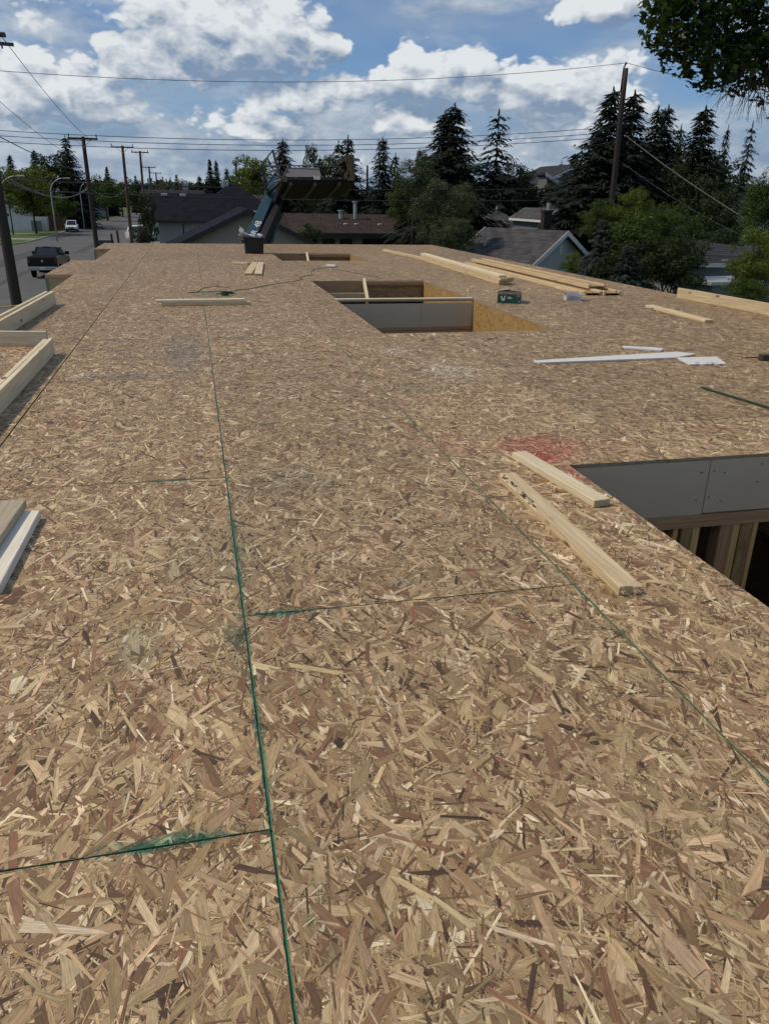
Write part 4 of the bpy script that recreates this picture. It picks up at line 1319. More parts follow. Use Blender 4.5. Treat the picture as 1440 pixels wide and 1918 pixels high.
# houses far right
rh = empty('house', (38.2, 50.5, GZ))
MB().box(-2.8, 6, 0, 8, 0, 5.7).build('wall', MAT['stucco_white'], rh)
hip_roof(rh, -2.6, 6, 0, 7.6, 5.8, 7.2, 1.5, 'roof_slate', .4, 'trim_grey')
window(rh, -.55, -.002, 4.5, .9, .85, frame='trim_dark'); window(rh, 3.0, -.002, 4.3, 1.4, 1.0, frame='trim_dark')
tag(rh, 'white-walled house with slate roof glimpsed behind leafy tree', 'house')
p_ = at(1342, 492, 32.0)
lg_ = empty('garage', (p_.x, p_.y, GZ), rad(8))
MB().prism([(-2.2, 0), (3.6, 0), (3.6, 3.75), (.2, 3.55), (-2.2, 3.45)], 'y', 0.0, 5.5).build('wall', MAT['stucco_grey'], lg_)
MB().add([(-3.0, -.5, 3.42), (.05, -.6, 3.38), (3.8, .0, 3.78), (3.8, 5.6, 4.0), (-3.0, 5.6, 4.05), (.4, 5.6, 4.12), (-3.0, -.5, 3.52), (.05, -.6, 3.48), (3.8, .0, 3.90), (3.8, 5.6, 4.12), (-3.0, 5.6, 4.16), (.4, 5.6, 4.24)],
         [(6, 7, 11, 10), (7, 8, 9, 11), (0, 4, 5, 1), (1, 5, 3, 2), (0, 1, 7, 6), (1, 2, 8, 7), (2, 3, 9, 8), (4, 0, 6, 10), (3, 5, 11, 9), (5, 4, 10, 11)]).build('roof', MAT['roof_slate'], lg_)
MB().bar((-3.0, -.57, 3.44), (.05, -.67, 3.40), .05, .16).build('gutter', MAT['trim_white'], lg_)
tag(lg_, 'low grey stucco garage with white gutter behind the shrubs', 'garage')
lf = empty('lattice_fence', (p_.x - .6, p_.y - 2.2, GZ), rad(-6))
for i in range(13):
    MB().box(-2.4 + i * .4, -2.4 + i * .4 + .36, 0, .03, 0, 1.95).build('fence_board', MAT['fence_dark'], lf)
for i in range(26):
    for s in (-1, 1):
        xx = -2.4 + i * .2
        MB().bar((xx, -.02 + s * .008, 2.06), (xx + s * .36, -.02 + s * .008, 2.46), .03, .012, up=(0, 1, 0)).build('lattice_slat', MAT['fence_dark'], lf)
MB().box(-2.45, 2.85, -.05, .05, 2.0, 2.06).build('rail', MAT['fence_dark'], lf)
MB().box(-2.45, 2.85, -.05, .05, 2.46, 2.52).build('rail', MAT['fence_dark'], lf)
tag(lf, 'dark wooden lattice-topped fence before the low grey garage', 'fence')
p_ = at(1370, 528, 27.0)
sr = empty('shed', (p_.x, p_.y, GZ), rad(6))
MB().box(-.9, 1.6, 0, 1.8, 0, p_.z - GZ - .1).build('wall', MAT['stucco_grey'], sr)
MB().box(-1.1, 1.8, -.2, 2.0, p_.z - GZ - .09, p_.z - GZ + .03).build('roof', MAT['galvanised'], sr)
tag(sr, 'small shed with a flat metal roof by the leafy tree', 'shed')
# small far houses left of the lift and by the street
fh = gable_house('house', (10.4, 98, GZ), rad(90), 7.0, 8.5, 4.3, 5.9, 'roof_grey', 'stucco_white', 'trim_grey', over=.5)
fh.location = at(508, 395, 96.0); fh.location.z = GZ
tag(fh, 'cream-walled house with grey roof behind the lift boom', 'house')
fh = gable_house('house', (0, 0, GZ), rad(90), 7.0, 9, 4.6, 6.4, 'roof_slate', 'stucco_white', 'brick_red', over=.4)
fh.location = at(395, 395, 125.0); fh.location.z = GZ
MB().box(1.0, 1.8, 3.0, 3.8, 5.8, 7.4).build('chimney', MAT['stucco_white'], fh)
tag(fh, 'distant white house with dark roof just above the bungalow ridge', 'house')

# white house, white wall and fences beyond the street
wh = empty('house', (-33.5, 150, GZ + .1))
MB().box(-7, 6, 0, 9, 0, 3.6).build('wall', MAT['fence_white'], wh)
hip_roof(wh, -7, 6, 0, 9, 3.65, 5.9, 3, 'roof_grey', .6, 'trim_white')
window(wh, -1.4, -.002, 1.2, 1.6, 1.2); window(wh, 3.0, -.002, 1.2, 1.4, 1.2)
tag(wh, 'white house behind the street trees across the road', 'house')
wf = empty('white_wall', onz(52, 432, GZ + .09))
for i in range(9):
    MB().box(-5.4 + i * .9, -4.52 + i * .9, 0, .12, 0, 2.1).build('wall_panel', MAT['fence_white'], wf)
for i in range(4):
    MB().box(2.72, 2.84, i * .9 + .02, (i + 1) * .9, 0, 2.1).build('wall_panel', MAT['fence_white'], wf)
MB().box(-5.45, 2.86, -.03, .15, 2.1, 2.18).build('coping', MAT['trim_white'], wf)
tag(wf, 'white panel fence on the lawn at the street corner', 'fence')
tag(MB().box(onz(69, 434, GZ).x - .7, onz(69, 434, GZ).x + .7, onz(69, 434, GZ).y, onz(69, 434, GZ).y + 1.1, GZ + .09, GZ + 1.75).build('utility_cabinet', MAT['stucco_grey'], bevel=.03), 'pale grey utility cabinet at the end of white fence', 'cabinet')
bf = empty('board_fence', (-23.4, 146, GZ + .09))
for i in range(14):
    MB().box(-2.6 + i * .36, -2.27 + i * .36, 0, .04, 0, 2.2).build('fence_board', MAT['fence_brown'], bf)
for i in range(12):
    MB().box(2.44, 2.48, .04 + i * .36, .37 + i * .36, 0, 2.1).build('fence_board', MAT['fence_brown'], bf)
tag(bf, 'red-brown board fence behind the parked white van', 'fence')
gf = empty('picket_fence', (-23.0, 192, GZ + .09))
for i in range(50):
    hh = random.uniform(2.6, 3.4)
    MB().box(-.06, .06, i * 1.5, i * 1.5 + 1.1, 0, hh).build('fence_panel', MAT['stucco_grey'], gf)
tag(gf, 'long pale fence along the far side of the street', 'fence')

# ------------------------------------------------------------------ poles, wires, lamps
wood('pole_wood', (.048, .036, .029), (.030, .022, .018), knots=.1, end=1.0)
simple('pole_far', (.085, .045, .035), .85, var=.2, scale=3)
simple('insulator', (.06, .05, .05), .3)
simple('wire', (.02, .021, .024), .6)
simple('cable_grey', (.16, .165, .17), .6)
simple('rope_yellow', (.32, .27, .06), .8)


def utility_pole(label, base, top, r0, r1, mat, arms=(), bracket=False):
    base, top = Vector(base), Vector(top)
    root = empty('utility_pole', base)
    v = top - base
    n = 10
    p = MB().tube([v * (i / n) for i in range(n + 1)], [r0 + (r1 - r0) * i / n for i in range(n + 1)], 12).build('pole', MAT[mat], root, smooth=True)
    for f, w, dx in arms:
        c = v * f
        am = MB().bar(c + Vector((-w / 2, -r1 - .07, 0)), c + Vector((w / 2, -r1 - .07, 0)), .1, .13).build('crossarm', MAT[mat], root)
        for k in (-1, 1):
            MB().tube([c + Vector((k * w * .46, -r1 - .07, .06)), c + Vector((k * w * .46, -r1 - .07, .20)), c + Vector((k * w * .46, -r1 - .07, .30))], [.02, .05, .03], 8).build('insulator', MAT['insulator'], am)
            MB().bar(c + Vector((k * w * .28, -r1 - .07, -.03)), c + Vector((0, -r1 - .05, -.55)), .03, .03).build('brace', MAT['galvanised'], am)
    return tag(root, label, 'pole', 'wooden utility poles')


PG = 'wooden utility poles'
utility_pole('thick leaning utility pole nearest the deck, yellow rope round it', (-6.48, 31.4, GZ), (-6.62, 31.4, 6.2), .20, .15, 'pole_wood')
tops = {}
for px, py, Y, lab, rr, w, bx in ((155, 255, 64, 'dark utility pole with crossarm beside the black pickup', .19, 2.0, .12), (229, 272, 90, 'second reddish utility pole along the street, crossarm on top', .19, 2.2, .0),
                              (262, 282, 112, 'third utility pole along the street, crossarm on top', .19, 2.1, -.1), (279, 311, 150, 'fourth utility pole along the street, small crossarm', .19, 2.2, -.2), (292, 322, 190, 'farthest utility pole with crossarm along the street', .2, 2.4, -.3)):
    t = at(px, py, Y)
    tops[Y] = t
    utility_pole(lab, (t.x + bx, Y, GZ), t, rr, .13, 'pole_wood' if Y == 64 else 'pole_far', ((.985, w, 0),))
tR = at(1172, 127, 34)
bR = at(1146, 480, 34.2)
pR = utility_pole('tall weathered utility pole before the dark spruces', (at(1142, 430, 34).x, 34, GZ), tR, .15, .105, 'pole_wood')
MB().tube([Vector((-.12, 0, -.9)) + (tR - pR.location), Vector((-.10, 0, .0)) + (tR - pR.location), at(1173, 116, 34) - pR.location], [.035, .03, .045], 8).build('pole_top_pin', MAT['insulator'], pR)
t = at(441, 300, 105); utility_pole('thin bare pole beside round green tree', (t.x, 105, GZ), t, .14, .10, 'pole_wood')
t = at(688, 309, 80); utility_pole('thin bare pole behind the lift platform', (t.x, 80, GZ), t, .14, .10, 'pole_wood')
for px, py, Y in ((304, 330, 230), (311, 334, 260)):
    t = at(px, py, Y); utility_pole('tiny distant pole at the street end, %s of two' % ('taller' if px == 304 else 'shorter'), (t.x, Y, GZ), t, .2, .15, 'pole_far')


def wire(label, a, b, sag, r=.012, mat='wire', n=24):
    a, b = Vector(a), Vector(b)
    pts = []
    for i in range(n + 1):
        f = i / n
        p = a.lerp(b, f); p.z -= sag * 4 * f * (1 - f)
        pts.append(p)
    o = MB().tube(pts, r, 5).build('overhead_wire', MAT[mat], smooth=True)
    return tag(o, label, 'wire', 'overhead wires')


wire('highest thin wire crossing the whole sky to the pole top', at(-260, 108, 34.2), at(1173, 117, 34.2), .72, .010)
wire('highest wire continuing from the pole top behind leafy tree', at(1173, 117, 34.0), at(1600, 200, 30), .15, .010)
for k, (ya, yb) in enumerate(((228, 236), (238, 246), (250, 254))):
    wire('%s of three parallel wires crossing above the lift' % ('upper', 'middle', 'lower')[k], at(-280, ya - 6, 36), at(1160, yb, 34.2), .62, .012)
wire('upper black cable crossing low behind the lift', at(-300, 318, 36.5), at(1156, 350, 34.5), .35, .020)
wire('lower black cable crossing low above the bungalow roof', at(-300, 335, 36.0), at(1152, 372, 34.5), .35, .020)
wire('pale guy wire slanting down from the weathered pole', at(1168, 250, 34), at(1560, 500, 24), .25, .013, 'cable_grey')
wire('thin service wire below the pale guy wire', at(1160, 300, 34), at(1600, 520, 26), .5, .006, 'cable_grey')
wire('steep wire slanting down from the bracket at picture corner', at(-8, 52, 30), at(170, 262, 64), .3, .012)
wire('second steep wire slanting toward first crossarm pole', at(-60, 135, 31), at(150, 300, 64), .3, .010)
A, B = at(-60, 318, 31.4), at(160, 322, 64)
wire('black wire slanting behind the near street trees', at(-20, 245, 31), at(168, 325, 64), .2, .018)
for k, (ya, yb, sg) in enumerate(((322, 350, .75), (330, 354, .6))):
    wire('%s sagging grey cable between the nearest two poles' % ('upper', 'lower')[k], at(-4, ya, 31.4), at(164, yb, 64), sg, .022, 'cable_grey')
for Ya, Yb, nm, pa, pb in ((64, 90, 'first and second', (166, 350), (237, 350)), (90, 112, 'second and third', (237, 351), (268, 352))):
    wire('sagging grey cable between %s street poles' % nm, at(*pa, Ya), at(*pb, Yb), .8, .022, 'cable_grey')
wire('yellow rope tied across the thick near pole', at(-200, 590, 31.2), at(140, 560, 28), .05, .022, 'rope_yellow')
# bracket with insulators at the picture corner
br = empty('pole_bracket', at(-14, 72, 31.4))
MB().tube([(-.1, 0, -.28), (-.1, 0, .5)], .05, 8).build('bracket_post', MAT['insulator'], br)
MB().bar((-.6, 0, -.10), (.62, 0, -.13), .10, .10).build('bracket_arm', MAT['insulator'], br)
MB().bar((-.5, 0, .12), (.42, 0, .14), .16, .14).build('cutout_box', MAT['insulator'], br, bevel=.03)
MB().tube([(.25, 0, -.16), (.26, 0, -.26)], .03, 6).build('insulator', MAT['insulator'], br)
tag(br, 'dark pole-top bracket with insulators at the sky corner', 'bracket')
wire('short wire rising from the corner bracket', at(-60, 60, 31.4), at(-8, 76, 31.4), .02, .012)


def street_lamp(label, px, py, Y, reach=1.9, hgt=None):
    t = at(px, py, Y)
    root = empty('street_lamp', (t.x, Y, GZ + .09))
    z = t.z - GZ
    pts = [(0, 0, 0), (-.02, 0, z * .55), (-.02, 0, z - 1.6)]
    for i in range(1, 9):
        a = i / 8 * math.pi / 2
        pts.append((reach * (1 - math.cos(a)) * .9, 0, z - 1.6 + 1.6 * math.sin(a)))
    MB().tube(pts, [.09, .07, .055] + [.045] * 8, 8).build('lamp_post', MAT['galvanised'], root, smooth=True)
    MB().bar((reach * .9, 0, z), (reach * .9 + .75, 0, z + .02), .28, .13).build('lamp_head', MAT['galvanised'], root, bevel=.03)
    return tag(root, label, 'street lamp', 'curved street lamps along the road')


street_lamp('street lamp arching over the yellow-green tree, nearest one', 92, 334, 112)
street_lamp('street lamp arching just before the first crossarm pole', 148, 341, 152)
street_lamp('street lamp arching just past the first crossarm pole', 197, 347, 205)
street_lamp('small distant street lamp beyond the second pole', 226, 351, 262)
street_lamp('tiny distant street lamp near the street end', 245, 352, 320)
street_lamp('street lamp arm entering at the picture edge over trees', -4, 330, 90)

# ------------------------------------------------------------------ trees
def leaf_mat(name, dark, light, trans=.25, rough=.6):
    m_, N, b, out = new_mat(name)
    g = N.new('ShaderNodeNewGeometry')
    oi = N.new('ShaderNodeObjectInfo').outputs['Random']
    r = g.outputs['Random Per Island']
    n = N.noise(g.outputs['Position'], .9, 3.0)
    c = N.mix(N.ramp(N.math('ADD', N.math('MULTIPLY', r, .6), N.math('MULTIPLY', n, .5)), .2, .95), dark, light)
    t = N.ramp(oi, 0, 1, .85, 1.15, False)
    c = N.vec('MULTIPLY', c, N.xyz(t, t, N.math('MULTIPLY', t, .95)))
    N.put(b.inputs['Base Color'], c)
    b.inputs['Roughness'].default_value = rough
    b.inputs['Specular IOR Level'].default_value = .25
    if trans:
        tr = N.new('ShaderNodeBsdfTranslucent')
        N.put(tr.inputs['Color'], N.vec('MULTIPLY', c, (1.2, 1.3, .6)))
        mx = N.new('ShaderNodeMixShader'); mx.inputs[0].default_value = trans
        N.t.links.new(b.outputs[0], mx.inputs[1]); N.t.links.new(tr.outputs[0], mx.inputs[2])
        N.t.links.new(mx.outputs[0], out.inputs[0])


leaf_mat('needle', (.005, .009, .006), (.015, .024, .014), .0, .8)
leaf_mat('needle_blue', (.014, .024, .022), (.036, .052, .046), .0, .7)
leaf_mat('leaf_dark', (.012, .022, .008), (.038, .062, .018), .15)
leaf_mat('leaf_mid', (.024, .046, .009), (.085, .13, .026), .25)
leaf_mat('leaf_yellow', (.06, .09, .012), (.17, .21, .035), .3)
leaf_mat('leaf_olive', (.030, .042, .018), (.090, .112, .056), .2)
leaf_mat('leaf_maple', (.010, .022, .006), (.040, .070, .015), .38, .45)
simple('tree_bark', (.05, .04, .032), .95, var=.35, scale=10, bump=.5)


def raw_mesh(name, V, F, mat):
    """Quads or triangles from numpy arrays: V (n,k,3)."""
    n, k, _ = V.shape
    me = bpy.data.meshes.new(name)
    me.vertices.add(n * k); me.loops.add(n * k); me.polygons.add(n)
    me.vertices.foreach_set('co', V.astype(np.float32).ravel())
    me.loops.foreach_set('vertex_index', np.arange(n * k, dtype=np.int32))
    me.polygons.foreach_set('loop_start', np.arange(0, n * k, k, dtype=np.int32))
    me.update(calc_edges=True)
    me.materials.append(mat)
    return me


def spruce_mesh(seed, levels, sparse=1.0, droop=.35, rmax=.17, tip=1.0):
    """A unit-height spruce: whorls of branches, each hung with needle sprays."""
    r_ = np.random.default_rng(seed)
    out = []
    for li in range(levels):
        t = .06 + .93 * (li + r_.uniform(-.3, .3)) / levels
        t = min(max(t, .05), .985)
        R = rmax * (1 - t) ** .80 * r_.uniform(.66, 1.2) * (1 + .12 * math.sin(seed * 3 + t * 17)) + .012
        nb = max(4, int((5 + 5 * (1 - t)) * sparse))
        ph = r_.uniform(0, 6.28)
        for b in range(nb):
            a = ph + 6.283 * b / nb + r_.normal(0, .22)
            Rb = R * r_.uniform(.62, 1.18)
            d = np.array([math.cos(a), math.sin(a)])
            perp = np.array([-d[1], d[0]])
            ns = max(3, int(Rb / .0150))
            dr = droop * r_.uniform(.6, 1.3) * (1 - t * .5)
            for s in range(ns):
                f = (s + r_.uniform(.2, .9)) / ns
                rr = Rb * f
                z = t - dr * rr * (1.0 if f < .7 else 1 - (f - .7) * .9) + .006 * r_.normal()
                c = np.array([d[0] * rr, d[1] * rr, z])
                for side in (-1, 0, 1):
                    if r_.random() < .12: continue
                    l = r_.uniform(.034, .066) * (1.15 - f * .45) * (.55 + .6 * (1 - t))
                    w = l * r_.uniform(.18, .34)
                    dirv = np.array([d[0] * .65 + perp[0] * side * .7, d[1] * .65 + perp[1] * side * .7, -.30 - .5 * r_.random() * (.5 + droop)])
                    dirv /= np.linalg.norm(dirv)
                    up = np.array([r_.normal(0, .5), r_.normal(0, .5), 1.0]); sd = np.cross(dirv, up); sd /= np.linalg.norm(sd) + 1e-6
                    e = c + dirv * l
                    out.append([c - sd * w * .5, c + sd * w * .5, e + sd * w * .22, e - sd * w * .22])
    # leader
    for k in range(14):
        z = .93 + .07 * k / 14; a = r_.uniform(0, 6.28); l = .018 * (1.05 - k / 14)
        c = np.array([0, 0, z]); e = c + np.array([math.cos(a) * l, math.sin(a) * l, .012]); s = np.array([-math.sin(a), math.cos(a), 0]) * .004
        out.append([c - s, c + s, e + s * .4, e - s * .4])
    return raw_mesh('spruce_crown', np.array(out), None, MAT['needle'])


SPRUCE = [spruce_mesh(1, 54, 1.25, .40, .27), spruce_mesh(2, 50, 1.2, .35, .22), spruce_mesh(3, 30, .9, .60, .26), spruce_mesh(4, 42, 1.0, .5, .19), spruce_mesh(5, 58, 1.4, .28, .30)]


def crown_mesh(seed, n, clumps, leaf=.055, flat=1.0, mat='leaf_mid', low=-.75, shell=.5, spread=.30):
    """Leaves of a unit-radius crown gathered in uneven clumps with gaps between."""
    r_ = np.random.default_rng(seed)
    C, S = [], []
    while len(C) < clumps:
        p = r_.normal(0, 1, 3); p /= np.linalg.norm(p)
        p *= r_.uniform(shell, .92) if r_.random() < .8 else r_.uniform(.1, .5)
        if p[2] < low: continue
        C.append(p * np.array([1, 1, flat])); S.append(r_.uniform(.5, 1.0) * spread)
    C, S = np.array(C), np.array(S)
    wgt = S ** 2 / (S ** 2).sum()
    ci = r_.choice(clumps, n, p=wgt)
    g = r_.normal(0, 1, (n, 3)); g /= np.linalg.norm(g, axis=1)[:, None]
    c = C[ci] + g * (S[ci] * r_.uniform(.35, 1.0, n) ** .6)[:, None] * np.array([1.1, 1.1, .8])
    nr = g * .7 + r_.normal(0, .6, (n, 3)) + np.array([0, 0, .35])
    nr /= np.linalg.norm(nr, axis=1)[:, None]
    t1 = np.cross(nr, r_.normal(0, 1, (n, 3))); t1 /= np.linalg.norm(t1, axis=1)[:, None]
    t2 = np.cross(nr, t1)
    l = leaf * r_.uniform(.6, 1.35, n)[:, None]
    V = np.stack([c - t1 * l * .55, c + t2 * l * .36 + t1 * l * .05, c + t1 * l * .62, c - t2 * l * .36 + t1 * l * .05], 1)
    return raw_mesh('leafy_crown', V, None, MAT[mat])


CROWN = {k: [crown_mesh(20 + i * 3 + hash_, n, c, lf, 1.0, k, sh) for i, (n, c, lf, sh) in enumerate(((5200, 46, .075, -.7), (6500, 60, .065, -.8)))]
         for hash_, k in enumerate(('leaf_dark', 'leaf_mid', 'leaf_yellow', 'leaf_olive'))}
FINE = {k: crown_mesh(90 + i, 15000, 85, .042, 1.0, k, -.85, .45, .27) for i, k in enumerate(('leaf_mid', 'leaf_olive', 'leaf_yellow', 'leaf_dark'))}
_t = MB()
_t.tube([(0, 0, 0), (.01, .005, .25), (-.008, .01, .55), (.01, 0, .8), (0, 0, 1)], [.022, .016, .012, .007, .003], 7)
for k in range(9):
    a = k * 2.4; z = .38 + .055 * k
    _t.tube([(0, 0, z), (.10 * math.cos(a), .10 * math.sin(a), z + .10), (.2 * math.cos(a + .2), .2 * math.sin(a + .2), z + .22)], [.009, .006, .002], 5)
_o = _t.build('branching_trunk', MAT['tree_bark'], smooth=True); TRUNK = _o.data; bpy.data.objects.remove(_o)
_t = MB().tube([(0, 0, 0), (0, 0, .5), (0, 0, .97)], [.013, .008, .0012], 7)
_o = _t.build('straight_trunk', MAT['tree_bark'], smooth=True); TRUNK2 = _o.data; bpy.data.objects.remove(_o)


def spruce(label, px, py, Y, var=0, wide=1.0, group='dark spruce trees behind the houses', blue=False, hgt=None):
    t = at(px, py, Y)
    H = (t.z - GZ) if hgt is None else hgt
    root = empty('spruce_tree', (t.x, Y, GZ), random.uniform(0, 6.28))
    c = link('crown', SPRUCE[var], root); c.scale = (H * wide, H * wide, H)
    if blue:
        c.data = SPRUCE[var].copy(); c.data.materials[0] = MAT['needle_blue']
    k = link('trunk', TRUNK2, root); k.scale = (H, H, H)
    return tag(root, label, 'spruce', group)


def leafy(label, px, py, Y, w, h, kind='leaf_mid', var=0, fine=False, group='leafy trees and shrubs', trunk=True, name='leafy_tree', sq=1.0, base=None):
    """(px, py): the picture position of the crown's middle; w, h: crown size in metres."""
    c0 = at(px, py, Y)
    root = empty(name, (c0.x, Y, GZ), random.uniform(0, 6.28))
    me = FINE[kind] if fine else CROWN[kind][var]
    c = link('crown', me, root); c.scale = (w / 2, w / 2 * sq, h / 2); c.location = (0, 0, c0.z - GZ)
    c.rotation_euler = (0, 0, random.uniform(0, 6.28))
    H = c0.z - GZ + h * .3
    k = link('trunk', TRUNK, root); k.scale = (max(w, 2) * .9, max(w, 2) * .9, H)
    return tag(root, label, 'tree' if name.endswith('tree') else 'shrub', group)


# the spruces
spruce('largest twin-topped spruce in the middle, taller stem', 852, 193, 48, 4, 1.5)
spruce('second stem of the twin-topped middle spruce', 834, 208, 48.8, 4, 1.4)
spruce('sparse drooping spruce just past the twin-topped one', 935, 204, 66, 2, 1.55)
spruce('slim pointed spruce between lift and leafy shrub', 717, 256, 62, 1, 1.25)
spruce('small spruce touching the slim pointed spruce', 741, 285, 66, 3, 1.1)
spruce('taller of two spruces behind the lift platform end', 652, 253, 72, 0, 1.2)
spruce('shorter of two spruces behind the lift platform end', 634, 262, 70, 3, 1.2)
spruce('spruce rising behind the lift railing', 529, 258, 85, 0, 1.3)
spruce('small spruce beside the poplar behind the lift', 599, 290, 92, 3, 1.2)
spruce('tall narrow spruce behind the bungalow ridge', 392, 295, 122, 4, .75)
spruce('narrow spruce doubled beside the ridge spruce', 404, 298, 124, 4, .7)
spruce('short pointed spruce right of the ridge pair', 424, 313, 122, 1, 1.0)
spruce('small round-topped spruce before the ridge pair', 373, 328, 130, 4, 1.1)
spruce('tallest spruce across the street', 121, 253, 160, 0, 1.25, 'spruces across the street')
spruce('bushy spruce across the street behind yellow-green tree', 62, 279, 190, 4, 1.1, 'spruces across the street')
spruce('spruce across the street near the picture edge', 17, 288, 170, 4, 1.1, 'spruces across the street')
spruce('distant spruce between the first and second poles', 199, 310, 250, 4, .9, 'spruces across the street')
spruce('tiny distant spruce above the street end', 330, 325, 250, 1, 1.0, 'spruces across the street')
spruce('tiny distant spruce beyond the second pole', 253, 327, 300, 1, 1.0, 'spruces across the street')
spruce('huge twin spruce behind the weathered pole, nearer stem', 1150, 163, 48, 4, 1.5)
spruce('huge twin spruce behind the weathered pole, farther stem', 1190, 168, 50, 4, 1.35)
spruce('filler spruce low behind the weathered pole', 1120, 235, 52, 0, 1.1)
spruce('pointed spruce just past the huge twin', 1234, 198, 55, 1, 1.3)
spruce('pointed spruce paired with its taller twin', 1253, 196, 56, 1, 1.3)
spruce('shorter spruce between the pair and the broad one', 1277, 232, 58, 3, 1.1)
spruce('broad spruce standing alone toward the picture edge', 1323, 197, 50, 4, 1.4)
spruce('thin half-dead spruce by the broad one', 1365, 232, 58, 3, .55)
spruce('ragged spruce nearest the picture edge', 1411, 226, 55, 2, .8)
spruce('small spruce behind the crossing-roof house', 1079, 292, 82, 1, 1.1)
spruce('tiny spruce top above the tall house roof', 1052, 301, 92, 3, 1.2)
spruce('low spruce in the dark mass beside grey garage', 985, 325, 70, 0, 1.5)
for i, (px, py, Y, lab) in enumerate(((690, 345, 74, 'low dark spruce under the lift platform, nearer brown roof'), (655, 352, 76, 'low dark spruce under the lift platform, middle'), (612, 352, 78, 'low dark spruce under the lift platform, by the boom'), (565, 358, 82, 'low dark spruce left of platform underside'))):
    spruce(lab, px, py, Y, 4, 1.5)
spruce('blue-green conifer shrub before the pale garage', 1132, 405, 27, 4, 1.15, 'leafy trees and shrubs', True)
spruce('second blue-green conifer shrub at the deck rim', 1180, 455, 25, 4, 1.5, 'leafy trees and shrubs', True)
# poplar
pp = at(583, 271, 90)
po = empty('poplar_tree', (pp.x, 90, GZ))
c = link('crown', CROWN['leaf_dark'][0], po); c.scale = (1.1, 1.1, 4.6); c.location = (0, 0, pp.z - GZ - 4.1)
k = link('trunk', TRUNK, po); k.scale = (3, 3, 9)
tag(po, 'columnar dark poplar behind the lift load', 'tree', 'leafy trees and shrubs')

# leafy trees and shrubs, left to right
leafy('large yellow-green tree at the street corner', 58, 358, 134, 9.2, 8.0, 'leaf_yellow', 1)
leafy('smaller half of the yellow-green corner tree at picture edge', 12, 352, 130, 6.0, 5.6, 'leaf_yellow', 0)
leafy('small bright tree behind the parked white van', 122, 385, 146, 4.6, 4.2, 'leaf_mid', 0)
leafy('rounded dark tree between street spruces', 97, 322, 155, 7.5, 6.5, 'leaf_dark', 0)
leafy('dark tree behind the small bright tree', 132, 360, 168, 8.5, 7, 'leaf_dark', 1)
leafy('dark tree at the foot of street spruces', 35, 350, 175, 13, 6, 'leaf_dark', 1)
leafy('dark bush row end beyond the first pole', 160, 372, 176, 6, 6, 'leaf_dark', 0)
leafy('light green street tree past the first pole', 196, 360, 205, 9, 7.6, 'leaf_mid', 1)
leafy('light green street tree before the second pole', 226, 362, 240, 9, 7.5, 'leaf_mid', 0)
leafy('dull green street tree beyond the second pole', 252, 360, 275, 10, 9, 'leaf_dark', 1)
leafy('olive street tree near the street end', 275, 366, 300, 10, 8.5, 'leaf_olive', 0)
leafy('small dark tree at the very street end', 300, 364, 330, 11, 7.5, 'leaf_dark', 0)
leafy('faint tree over the bungalow wing, left', 325, 358, 260, 10, 6.5, 'leaf_olive', 1)
leafy('faint tree over the bungalow wing, right', 352, 356, 240, 9, 6.0, 'leaf_dark', 1)
leafy('round bright green tree behind the bungalow', 474, 330, 104, 6.2, 5.2, 'leaf_yellow', 1)
leafy('darker lower half of the round bright tree', 455, 346, 108, 5.0, 4.8, 'leaf_mid', 0)
leafy('green tree crown just behind the lift load', 617, 316, 100, 4.6, 3.2, 'leaf_mid', 1)
leafy('dark shrub beside the bungalow wall near the pole', 276, 410, 66, 1.8, 4.2, 'leaf_dark', 0, name='garden_shrub')
leafy('low shrub at the bungalow corner by gravel', 264, 440, 62, 1.5, 1.5, 'leaf_dark', 1, name='garden_shrub')
leafy('feathery green shrub before the brown bungalow', 578, 437, 44, 1.6, 1.3, 'leaf_olive', 1, name='garden_shrub')
leafy('tall grey-green willow, main crown before brown roof', 825, 402, 36, 2.8, 3.3, 'leaf_olive', 0, True)
leafy('grey-green willow, lower crown by deck edge', 845, 445, 33, 2.3, 1.8, 'leaf_olive', 0, True)
leafy('grey-green willow, upper wispy crown', 775, 338, 40, 2.6, 2.2, 'leaf_olive', 0, True)
leafy('yellowish willow side crown over the brown roof', 755, 378, 42, 2.0, 2.6, 'leaf_mid', 0, True)
leafy('thin young tree top beside the twin-topped spruce', 790, 312, 44, .9, 1.9, 'leaf_olive', 0, True)
leafy('dark shrub mass right of the willow', 868, 385, 40, 1.8, 2.4, 'leaf_olive', 0, True)
leafy('dark tree in front of tall house', 965, 350, 68, 3.8, 4.6, 'leaf_dark', 1)
leafy('dark shrub under the tall crossing-roof house', 1062, 372, 66, 4.5, 4.0, 'leaf_dark', 1)
leafy('dark tree beside the brick chimney', 1003, 380, 66, 2.6, 2.8, 'leaf_dark', 0)
leafy('dark tree mass low behind the weathered pole', 1105, 360, 58, 4.6, 5.5, 'leaf_dark', 0)
leafy('small yellow-green bush before the pale garage wall', 1073, 497, 29, 1.1, 1.1, 'leaf_yellow', 0, True, name='garden_shrub')
leafy('green shrub tree right of the pale garage', 1128, 412, 30, 2.0, 1.8, 'leaf_mid', 0, True)
leafy('yellow-green tree top at the foot of the weathered pole', 1190, 405, 29, 1.9, 2.2, 'leaf_yellow', 0, True)
leafy('broad green shrub mass behind the deck rim', 1190, 470, 27, 3.2, 2.9, 'leaf_mid', 0, True)
leafy('dark green shrub behind the deck rim by lattice fence', 1262, 500, 26, 2.9, 2.8, 'leaf_dark', 0, True)
leafy('olive-green shrub top above the dark rim shrub', 1255, 430, 29, 2.6, 2.2, 'leaf_mid', 0, True)
leafy('low dark shrub at the deck rim corner', 1160, 515, 26, 2.4, 1.6, 'leaf_dark', 0, True, name='garden_shrub')
